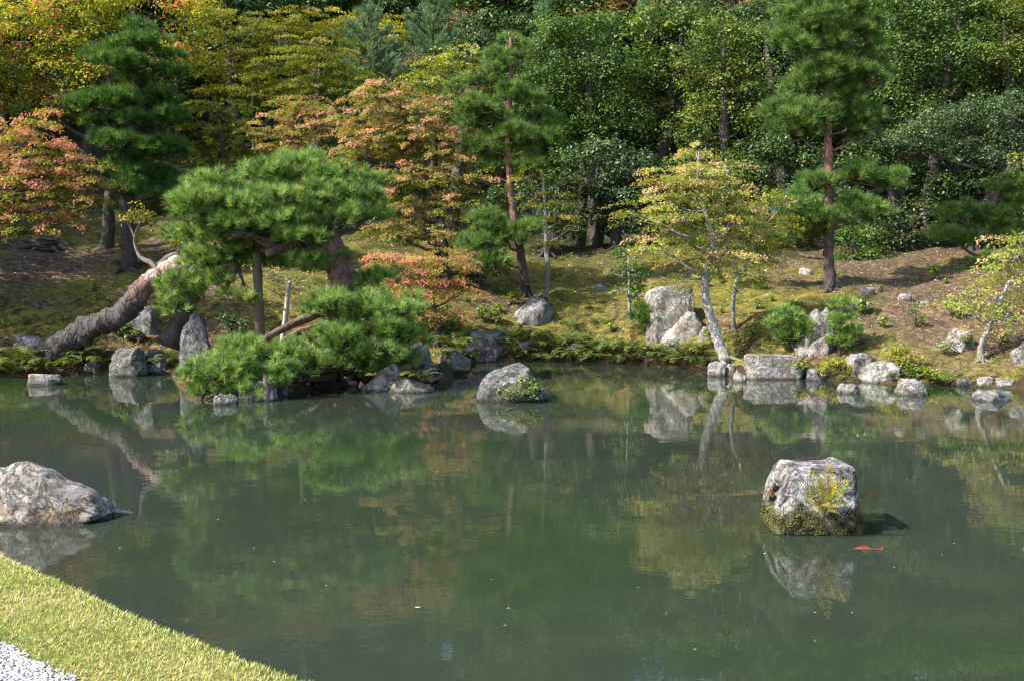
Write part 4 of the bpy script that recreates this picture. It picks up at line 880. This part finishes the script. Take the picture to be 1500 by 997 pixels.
# protos for the far wood and the trees out of view at both sides
def proto(kind, mat, seed, hgt, rad, label, group, name='evergreen_tree', loc=(0, 0, 0), **kw):
    rng = np.random.default_rng(seed); loc = np.array(loc, float)
    lob = []
    for k in range(13):
        d = sph(rng, 1)[0]; c = loc + np.array([d[0] * rad * .65, d[1] * rad * .65, hgt * .62 + d[2] * hgt * .30]); q = rad * rng.uniform(.36, .56)
        lob.append((c, np.array([q, q, q * .75])))
    P = np.array([loc, loc + [rng.normal(0, .2), 0, hgt * .35], loc + [rng.normal(0, .2), 0, hgt * .7], loc + [0, 0, hgt * .9]]); r = np.array([.26, .2, .13, .03])
    return crown_tree(kind, name, loc, label, 'tree', M[mat], M['bark_dark'], lob, (P, r), seed, group, twigs=1, **kw)
LAB = 'dark evergreen tree packed in the far wood above the garden'
GRP = 'trees of the far wood'
far_spots = []
rng = np.random.default_rng(99)
for Yk in (43, 50, 58, 67, 77, 88):
    n = 13
    for k in range(n):
        px = -150 + 1800 * (k + .5 + rng.uniform(-.3, .3)) / n; y = Yk + rng.uniform(-2.5, 2.5); x = (px - 750) / FPX * y
        far_spots.append((x, y))
protos = []
for i, (mt, h_, r_) in enumerate([('evergreen_dark', 9.5, 3.2), ('evergreen', 8.5, 3.3), ('evergreen_dark', 10.5, 2.9)]):
    x, y = far_spots[(1, 9, 11)[i]]
    protos.append(proto('bush', mt, 140 + i, h_, r_, LAB, GRP, loc=(x, y, float(H(x, y)) - .1), leaf=.19, r=.7, per=60))
for px in range(-60, 1620, 105):
    y = (39.5 if px > 740 else 42) + rng.uniform(-1, 1); x = (px + rng.uniform(-25, 25) - 750) / FPX * y
    if 430 < px < 740: continue
    copy_thing(protos[rng.integers(0, 3)], (x, y, float(H(x, y)) - .1), rng.uniform(0, 6.28), rng.uniform(.58, .72) * (1.15 if px > 740 else .85))
for px in range(450, 760, 42):
    for y in (52.5, 60.5):
        x = (px + rng.uniform(-12, 12) - 750) / FPX * y
        copy_thing(protos[rng.integers(0, 3)], (x, y, float(H(x, y)) - .8), rng.uniform(0, 6.28), rng.uniform(.42, .52) if y < 56 else rng.uniform(.6, .8))
for j, (x, y) in enumerate(far_spots):
    if j in (1, 9, 11): continue
    if y < 57 and 460 < px_of(x, y) < 730: continue
    sc = rng.uniform(1.2, 1.6)
    if y < 48: sc *= .62
    elif y < 56: sc *= .8
    copy_thing(protos[j % 3], (x, y, float(H(x, y)) - .1), rng.uniform(0, 6.28), sc)
side = proto('bush', 'evergreen', 150, 8.0, 3.0, 'evergreen tree standing beyond the left edge of view', 'trees beyond the left edge', loc=(-19.5, 27, float(H(-19.5, 27)) - .1), leaf=.14, r=.55, per=60)
for x, y, sc in [(-17.0, 25.0, 1.0), (-17.8, 22.0, .95), (-18.2, 28.6, .8), (-20.5, 30.5, .9), (-22, 33, 1.1), (-26, 25, 1.0), (-21, 39, 1.1), (-27, 36, 1.0)]:
    copy_thing(side, (x, y, float(H(x, y)) - .1), rng.uniform(0, 6.28), sc)
for x, y, sc in [(18, 28, .8), (21, 33, 1.0), (24, 27, .9), (25, 36, 1.1), (20, 39, 1.0)]:
    copy_thing(side, (x, y, float(H(x, y)) - .1), rng.uniform(0, 6.28), sc, 'evergreen tree standing beyond the right edge of view', 'trees beyond the right edge')

# dark bare trunks standing in the shade at the edge of the wood
for i, (px, Y, tp, rr, lab) in enumerate([(157, 29, 280, 9, 'dark trunk standing left of the tiered dark pine'), (850, 34, 235, 6, 'twin dark trunk under the big rounded evergreen'), (875, 34.4, 230, 7, 'thick brown trunk under the big rounded evergreen'),
                                          (945, 34, 300, 4, 'thin dark trunk in the shade left of the gold maple')]):
    b = gpos(px, Y, -.1); e = at(px + 4, tp, Y); mb = MB(); s_ = Y / FPX
    tube(mb, [b, (b * 2 + e) / 3 + [.05, 0, 0], (b + e * 2) / 3, e], np.array([rr * 1.3, rr, rr * .9, rr * .7]) * s_, 10, [.2, .4, .5, .4])
    solo(mb, 'bare_trunk', M['bark_dark'], b, lab, 'tree trunk', smooth=True)

# ================================================================== FERNS, GRASSES, SMALL PLANTS
def fern_mesh(rng, L=.5, n=9, mat='fern', tint0=.4, spread=1.0, up=.9):
    mb = MB()
    for k in range(n):
        a = rng.uniform(0, 6.28) if spread >= 1 else rng.uniform(-spread, spread) * 1.6 - 1.57
        ln = L * rng.uniform(.7, 1.1); e = up * rng.uniform(.7, 1.2)
        q = np.linspace(0, 1, 15); hz = ln * (q * .95); z = ln * (e * q - (e * .75) * q ** 2.2)
        C = np.stack([np.cos(a) * hz, np.sin(a) * hz, z], 1); T = nrm(np.gradient(C, axis=0)); sdv = np.array([-math.sin(a), math.cos(a), 0.0])
        up_ = np.cross(T, sdv)
        for i in range(2, 15):
            wd = ln * .20 * math.sin(math.pi * min(1, (q[i] * .93 + .07)) ** .8) + .004
            for sg in (-1, 1):
                b = C[i]; tip = b + sdv * sg * wd + T[i] * wd * .45 + up_[i] * (-.1 * wd) + rng.normal(0, .004, 3)
                h = T[i] * ln * .026
                mid = (b + tip) / 2
                mb.add([b, mid + h, tip, mid - h], [(0, 1, 2, 3)], np.clip(tint0 + rng.normal(0, .12) + .25 * (q[i] - .5), 0, 1))
        w_ = sdv * .003
        for i in range(14): mb.add([C[i] - w_, C[i] + w_, C[i + 1] + w_, C[i + 1] - w_], [(0, 1, 2, 3)], tint0)
    return mb
rng = np.random.default_rng(12)
protoF = []
fern_spots = []
for px, py, sc in [(790, 500, 1.1), (815, 495, 1.1), (840, 490, 1.2), (760, 512, .8), (860, 500, 1.0), (780, 518, .8), (890, 505, 1.0), (830, 515, .9), (870, 515, .9), (912, 512, 1), (800, 520, .7), (935, 510, 1), (958, 516, 1),
                   (985, 515, 1), (1005, 508, 1.0), (1030, 512, .8), (970, 525, .7), (850, 522, .7), (905, 522, .8), (1000, 525, .9), (1022, 528, .8), (730, 500, .8), (745, 490, .7), (670, 500, .8), (655, 515, .7), (690, 520, .6),
                   (12, 530, 1.0), (30, 520, .9), (50, 530, .9), (20, 540, .8), (75, 530, .8), (100, 530, .7), (120, 520, .7), (60, 540, .7), (-20, 535, 1), (150, 530, .6), (245, 520, .6), (255, 530, .6), (200, 540, .5), (215, 540, .5),
                   (1240, 545, .6), (1060, 525, .6), (1370, 555, .6), (1385, 558, .5), (660, 475, .7), (648, 490, .7), (880, 470, .5), (690, 438, .5), (730, 425, .5), (870, 450, .4), (835, 475, .5), (1310, 548, .5), (1180, 545, .5), (940, 478, .6)]:
    Yk = land(px, py + 14 * sc); p = at(px, py + 14 * sc, Yk); p[2] = max(.03, float(H(p[0], Yk)))
    fern_spots.append((p, sc * rng.uniform(1.2, 2.1)))
for i in range(4):
    p, sc = fern_spots[i * 9]; mbf = fern_mesh(rng, .5, 13, up=1.15, tint0=.35 + .1 * i)
    o = mbf.build('fern', M['fern']); o.location = [float(v) for v in p]; o.scale = (sc,) * 3
    tag(o, 'arching green fern among the fern bed on the far bank', 'fern', 'ferns on the far bank'); protoF.append(o)
for i, (p, sc) in enumerate(fern_spots):
    if i in (0, 9, 18, 27): continue
    copy_thing(protoF[i % 4], p, rng.uniform(0, 6.28), sc * rng.uniform(.85, 1.15))
for px, py, Yd, L, lab in [(534, 540, -.30, .46, 'yellow fern left of the slanting pale rock'), (614, 546, -.35, .50, 'drooping yellow green fern on the low mossy rock'), (632, 552, -.05, .32, 'small fern beside the blue grey lichen stone')]:
    p = onz(px, 570); p[1] += Yd; p = at(px, py + 8, p[1]); o = fern_mesh(rng, L, 11, tint0=.75).build('fern', M['fern']); o.location = [float(v) for v in p]; tag(o, lab, 'fern')
# the golden fern on the pond rock
p = at(1202, 738, FR[1] - 112 * sF * .50)
o = thing('fern', p, 'golden brown fern sprouting from the front of the white topped rock', 'fern')
mb = MB(); rngf = np.random.default_rng(4)
for ang, ln, el in [(a_, l_ * 1.03, e_) for a_, l_, e_ in [(-1.0, .34, .95), (-.75, .30, .5), (.6, .36, .9), (.1, .36, 1.25), (-.5, .36, 1.15), (-.9, .26, .9), (-.45, .20, .5), (.35, .30, .95), (.75, .27, .75), (.15, .22, .35), (.95, .24, .35), (-.2, .30, 1.1), (-.75, .16, .15), (.55, .2, .1), (1.1, .18, -.05), (-.1, .12, -.5)]]:
    q = np.linspace(0, 1, 13)[:, None]; dirx = np.array([math.sin(ang), -.62, 0]); 
    C = p + ln * (q * dirx * .8 + q * np.array([0, 0, el]) - q ** 2 * np.array([0, 0, .28])); T = nrm(np.gradient(C, axis=0)); s0 = nrm(np.cross(T, np.array([rngf.normal(0, .25), -1.0, .75])))
    tt = rngf.uniform(.05, .7)
    for i in range(2, 13):
        wd = ln * .19 * math.sin(math.pi * (q[i, 0] * .86 + .12)) + .004
        for sg in (-1, 1):
            tip = C[i] + s0[i] * sg * wd + T[i] * wd * .5 + rngf.normal(0, .004, 3); md = (C[i] + tip) / 2; h = T[i] * ln * .026
            mb.add([C[i], md + h, tip, md - h], [(0, 1, 2, 3)], np.clip(tt + rngf.normal(0, .1) + .3 * (q[i, 0] - .5), 0, 1))
    for i in range(12): mb.add([C[i] - s0[i] * .002, C[i] + s0[i] * .002, C[i + 1] + s0[i + 1] * .002, C[i + 1] - s0[i + 1] * .002], [(0, 1, 2, 3)], .9)
mb.build('fronds', M['fern_gold'], o)
for px, py, az_, lab in [(1258, 728, 0.1, 'withered reddish fern frond on the right side of the white topped rock'), (1140, 726, 3.0, 'tiny orange fern on the left side of the white topped rock')]:
    p = at(px, py, FR[1] - .04); mbk = MB()
    for k in range(3):
        q = np.linspace(0, 1, 10); ln = .11 + .03 * k; a_ = az_ + (k - 1) * .5
        for i in range(1, 10):
            b_ = p + np.array([math.cos(a_) * ln * q[i], math.sin(a_) * ln * q[i] - .02 * k, ln * (.5 * q[i] - .25 * q[i] ** 2)]); wd = .024 * math.sin(math.pi * (q[i] * .85 + .1)) + .002
            for sg in (-1, 1):
                tip = b_ + np.array([math.cos(a_) * .008, -.004, sg * wd]); md = (b_ + tip) / 2; h_ = np.array([.0045, 0, 0])
                mbk.add([b_, md + h_, tip, md - h_], [(0, 1, 2, 3)], .9)
        mbk.add([p, p + [0, 0, .004], b_ + [0, 0, .002], b_], [(0, 1, 2, 3)], .95)
    solo(mbk, 'fern', M['fern_gold'], p, lab, 'fern')
# tall grass tufts
def tuft(mb, p, rng, n, L, wd, tint, lean=.35):
    a = rng.uniform(0, 6.28, n); le = rng.uniform(.05, lean, n) * L; ln = L * rng.uniform(.6, 1.1, n)
    b = p + np.stack([rng.normal(0, .03, n), rng.normal(0, .03, n), np.zeros(n)], 1)
    d = np.stack([np.cos(a), np.sin(a), np.zeros(n)], 1); s_ = np.stack([-np.sin(a), np.cos(a), np.zeros(n)], 1) * wd / 2
    m1 = b + d * (le * .35)[:, None] + np.array([0, 0, 1]) * (ln * .6)[:, None]; t_ = b + d * le[:, None] * 1.4 + np.array([0, 0, 1]) * ln[:, None]
    V = np.stack([b - s_, b + s_, m1 + s_ * .8, m1 - s_ * .8, t_], 1).reshape(-1, 3); k = np.arange(n)[:, None] * 5
    T_ = np.repeat(np.clip(tint + rng.normal(0, .15, n), 0, 1), 5)
    base = mb.n
    mb.add(V, k + np.array([0, 1, 2, 3]), T_)
    mb.F.append((k + np.array([3, 2, 4])).astype(np.int32) + base)
for px, py, Yk, L, lab in [(815, 515, 25.7, .45, 'tuft of tall thin grass in the fern bank'), (870, 515, 25.6, .5, 'denser tuft of tall grass right of the first in the fern bank'), (1185, 540, 22.0, .8, 'tall reed-like grass beside the flat pale block'), (1245, 560, 21.0, .25, 'dry orange grass on the small brown shallows stone')]:
    p = at(px, py, Yk); p[2] = max(.05, float(H(p[0], Yk)) - .02); mb = MB(); tuft(mb, p, rng, 60, L, .012, .5); solo(mb, 'grass_tuft', M['fern' if L > .3 else 'fern_gold'], p, lab, 'grass tuft')
# moss cushions and seedlings scattered over the bank: ground cover
mb = MB(); rng = np.random.default_rng(61); n = 70000
xs = rng.uniform(-17, 17, n); ys = rng.uniform(20, 34, n); zz = H(xs, ys)
k = (zz > .2); xs, ys, zz = xs[k], ys[k], zz[k]
cl = wob(xs * 1.3 + 5, ys * 1.3) + rng.normal(0, .3, len(xs)); k = cl > .0; xs, ys, zz = xs[k], ys[k], zz[k]
P_ = np.stack([xs, ys, zz + rng.uniform(0, .04, len(xs))], 1)
leaves(mb, P_, rng.normal(0, .6, P_.shape) + np.array([0, -.3, .6]), rng.uniform(.025, .065, len(P_)), rng, rng.uniform(.1, .95, len(P_)))
tag(mb.build('ground_cover', M['fern']), 'low moss and seedlings covering the far bank', 'ground cover', kind='stuff')
sp = None
rng2 = np.random.default_rng(44)
for i in range(64):
    px = rng2.uniform(-60, 1540); py = rng2.uniform(400, 505)
    if 240 < px < 640: continue
    Yk = land(px, py)
    if Yk > 33 or Yk < 21: continue
    p = at(px, py, Yk); p[2] = float(H(p[0], Yk)) - .01
    if sp is None:
        mb = MB(); bush_lobes(mb, [(p + [0, 0, .10], np.array([.12, .12, .09])), (p + [.07, 0, .16], np.array([.07, .07, .06]))], rng2, leaf=.06, r=.09, per=14, dens=.8)
        sp = solo(mb, 'seedling', M['evergreen_light'], p, 'small leafy seedling dotting the mossy slope', 'seedling', 'seedlings on the slope')
    else: copy_thing(sp, p, rng2.uniform(0, 6.28), rng2.uniform(.6, 1.7))
mb = MB(); n = 9000; xs = rng.uniform(-17, 17, n); ys = rng.uniform(21, 36, n); zz = H(xs, ys); k = zz > .3; xs, ys, zz = xs[k], ys[k], zz[k]
P_ = np.stack([xs, ys, zz + .015], 1)
leaves(mb, P_, rng.normal(0, .35, P_.shape) + np.array([0, -.2, 1]), rng.uniform(.04, .085, len(P_)), rng, rng.uniform(0, 1, len(P_)))
n = 150; xs = rng.uniform(-4.2, -.9, n); ys = rng.uniform(3.6, 7.6, n); k = ys < near_y(xs) - .1; xs, ys = xs[k], ys[k]
P_ = np.stack([xs, ys, H(xs, ys) + .03], 1); leaves(mb, P_, rng.normal(0, .4, P_.shape) + np.array([0, 0, 1]), rng.uniform(.015, .035, len(P_)), rng, rng.uniform(0, .8, len(P_)))
tag(mb.build('leaf_litter', M['deadleaf']), 'dry leaves strewn over the mossy slope and the lawn', 'leaf litter', kind='stuff')

# ================================================================== PROPS
def post(px0, py0, px1, py1, Y0, Y1, rr, mat, label):
    a = at(px0, py0, Y0); b = at(px1, py1, Y1); mb = MB(); s_ = Y0 / FPX
    tube(mb, [a, a * .66 + b * .34, a * .33 + b * .67, b], np.array([rr, rr * .97, rr * .95, rr * .92]) * s_, 12, [.5] * 4, .03)
    solo(mb, 'support_post', M[mat], a, label, 'support post', smooth=True)
post(382, 498, 374, 338, 21.0, 20.4, 7, 'post', 'thick upright wooden post propping up the great pine')
post(392, 594, 389, 548, 17.6, 17.7, 4.5, 'post', 'short wooden post standing in the water under the low pine bough')
post(412, 512, 424, 414, 22.5, 22.5, 3.6, 'post_pale', 'thin pale leaning pole right of the thick post')
# stump on the left slope
p = at(68, 384, 28.5); p[2] = float(H(p[0], 28.5)) - .05; mb = MB(); rng = np.random.default_rng(6)
tube(mb, [p, p + [.02, 0, .2], p + [.05, 0, .36]], [.42, .28, .24], 14, [.3, .5, .6], .2)
for k in range(7):
    a = k * .9 + rng.uniform(-.2, .2); e = p + np.array([math.cos(a) * .9, math.sin(a) * .6, 0]); e[2] = float(H(e[0], e[1])); m_ = (p + e) / 2 + [0, 0, .1]
    tube(mb, [p + [0, 0, .15], m_, e], [.12, .08, .03], 8, [.4] * 3, .1)
solo(mb, 'tree_stump', M['bark_dark'], p, 'dark rotting stump with spreading roots on the left slope', 'stump', smooth=True)
# koi at the surface
kp = onz(1268, 803); mb = MB(); L = .19; segs = 16
q = np.linspace(0, 1, segs)
prof = np.interp(q, [0, .06, .25, .5, .75, .88, 1], [.25, .6, 1, .95, .55, .28, .2]) * .027
cx_ = kp[0] - L / 2 + q * L; cyv = kp[1] + .018 * np.sin(q * 4.2) ; an = np.linspace(0, 2 * np.pi, 14, endpoint=False)
V = np.concatenate([np.stack([np.full(14, cx_[i]), cyv[i] + np.cos(an) * prof[i] * .8, -.0095 + np.sin(an) * np.maximum(prof[i] * .8, .0125)], 1) for i in range(segs)])
F = [(i * 14 + k, i * 14 + (k + 1) % 14, (i + 1) * 14 + (k + 1) % 14, (i + 1) * 14 + k) for i in range(segs - 1) for k in range(14)]
mb.add(V, F); mb.add(np.vstack([V[:14], V[:14].mean(0)]), [(k, (k + 1) % 14, 14) for k in range(14)])
koi = thing('koi', kp, 'orange red koi swimming at the surface beside the white topped rock', 'fish')
mb.build('body', M['koi'], koi, True)
mb = MB(); e = np.array([cx_[-1], cyv[-1], -.003]); mb.add([e + [-.012, 0, .006], e + [.05, .018, .02], e + [.036, 0, .0], e + [.05, -.012, -.02], e + [-.012, 0, -.006]], [(0, 1, 2), (0, 2, 4), (4, 2, 3)]); mb.build('tail_fin', M['koi'], koi)
mb = MB(); d = np.array([kp[0] - .01, kp[1] + .015, .014]); mb.add([d + [-.03, 0, 0], d + [-.01, 0, .012], d + [.045, -.004, .002], d + [.03, -.002, -.006]], [(0, 1, 2, 3)]); mb.build('dorsal_fin', M['koi'], koi)
# specks afloat
rng = np.random.default_rng(15); proto_l = None
spk = [(745, 890), (612, 889), (478, 857), (402, 822), (372, 802), (258, 690), (447, 731), (720, 848), (858, 733), (1073, 705), (1083, 732), (1398, 795), (1120, 810), (1194, 896), (1248, 896), (1380, 812), (1194, 938), (1018, 950), (935, 860), (895, 775), (890, 733),
       (590, 700), (665, 728), (555, 745), (530, 672), (640, 690), (740, 915), (1440, 700), (320, 760), (1310, 830), (176, 802), (980, 640)]
for i, (a, b) in enumerate(spk):
    p = onz(a, b, .004); s_ = rng.uniform(.007, .014) * (2.4 if i == 1 else 1)
    if proto_l is None:
        mb = MB(); mb.add([(-.9, -.3, 0), (.1, -.42, .1), (1, 0, .12), (.1, .42, .1), (-.9, .2, .02)], [(0, 1, 2, 3, 4)])
        proto_l = mb.build('floating_leaf', M['petal']); o = proto_l; tag(o, 'tiny pale leaf adrift on the pond', 'floating leaf', 'leaves adrift on the pond')
    else: o = copy_thing(proto_l, p)
    o.location = [float(v) for v in p]; o.scale = (s_, s_, s_); o.rotation_euler = (0, 0, rng.uniform(-.5, .5))

# ================================================================== LAWN AND GRAVEL
def gravel_edge(x): return np.interp(x, [-12, -4.5, -2.36, -1.8, -1.0, 4], [8.2, 5.9, 4.60, 4.14, 3.30, 1.0])
gxs = np.arange(-12, 4, .15); rows = np.linspace(0, 1, 14)
V = []; 
for x in gxs:
    e = float(gravel_edge(x)) + .05 * math.sin(x * 7) + .03 * math.sin(x * 17)
    for q in rows:
        y = e - q * 2.6; V.append((x, y, float(H(x, y)) + .012))
m_ = len(rows); F = [(i * m_ + j + 1, (i + 1) * m_ + j + 1, (i + 1) * m_ + j, i * m_ + j) for i in range(len(gxs) - 1) for j in range(m_ - 1)]
mb = MB(); mb.add(V, F); tag(mb.build('path', M['pathbed'], None, True), kind='structure')
rng = np.random.default_rng(8); n = 15000
xs = rng.uniform(-3.6, -.8, n); ys = gravel_edge(xs) - rng.random(n) ** 1.3 * 1.1 + rng.normal(0, .03, n); zz = H(xs, ys) + .014
IV, IF = ico(1); sz = rng.uniform(.004, .011, n)
V = np.stack([xs, ys, zz], 1)[:, None, :] + (IV[None] * rng.uniform(.7, 1.2, (n, len(IV), 1))) * sz[:, None, None] * np.array([1.1, 1, .7])
mb = MB(); mb.add(V.reshape(-1, 3), (np.arange(n)[:, None, None] * len(IV) + IF[None]).reshape(-1, 3), np.repeat(rng.random(n), len(IV)))
tag(mb.build('gravel', M['gravel']), 'white gravel of the path in the near corner', 'gravel', kind='stuff')
rng = np.random.default_rng(18); n = 240000
xs = rng.uniform(-5.6, 0.9, n); ys = rng.uniform(3.0, 8.4, n)
ok = (ys < near_y(xs) - .01) & (ys > gravel_edge(xs) - .02 + rng.normal(0, .09, n) + .06 * wob(xs * 9, ys * 9)) & (np.abs(xs / ys) < .62)
xs, ys = xs[ok], ys[ok]; n = len(xs); zz = H(xs, ys) - .004
pat = wob(xs * 2.2, ys * 2.2) + .6 * wob(xs * 6, ys * 6)
edge = np.clip(1 - (near_y(xs) - ys) / .25, 0, 1); edge2 = np.clip(1 - (ys - gravel_edge(xs)) / .3, 0, 1)
ln = rng.uniform(.010, .028, n) * (1 + .7 * edge * rng.random(n) + .5 * edge2 * rng.random(n)); tall = rng.random(n) < .006; ln = np.where(tall, ln * 2.0, ln)
a = rng.uniform(0, 6.28, n); le = ln * rng.uniform(.3, 1.5, n)
d = np.stack([np.cos(a), np.sin(a), np.zeros(n)], 1); s_ = np.stack([-np.sin(a), np.cos(a), np.zeros(n)], 1) * rng.uniform(.0014, .0028, n)[:, None]
b = np.stack([xs, ys, zz], 1); up = np.array([0, 0, 1.0])
m1 = b + d * (le * .35)[:, None] + up * (ln * .6)[:, None]; t_ = b + d * le[:, None] + up * (ln * .95)[:, None]
V = np.stack([b - s_, b + s_, m1 + s_ * .8, m1 - s_ * .8, t_], 1).reshape(-1, 3); k = np.arange(n)[:, None] * 5
tint = np.clip(.52 - .30 * pat - .18 * edge2 + rng.normal(0, .24, n), 0, 1)
mb = MB(); mb.add(V, k + np.array([0, 1, 2, 3]), np.repeat(tint, 5)); mb.F.append((k + np.array([3, 2, 4])).astype(np.int32))
tag(mb.build('lawn_grass', M['grass']), 'dry yellow green lawn in the near left corner', 'grass', kind='stuff')
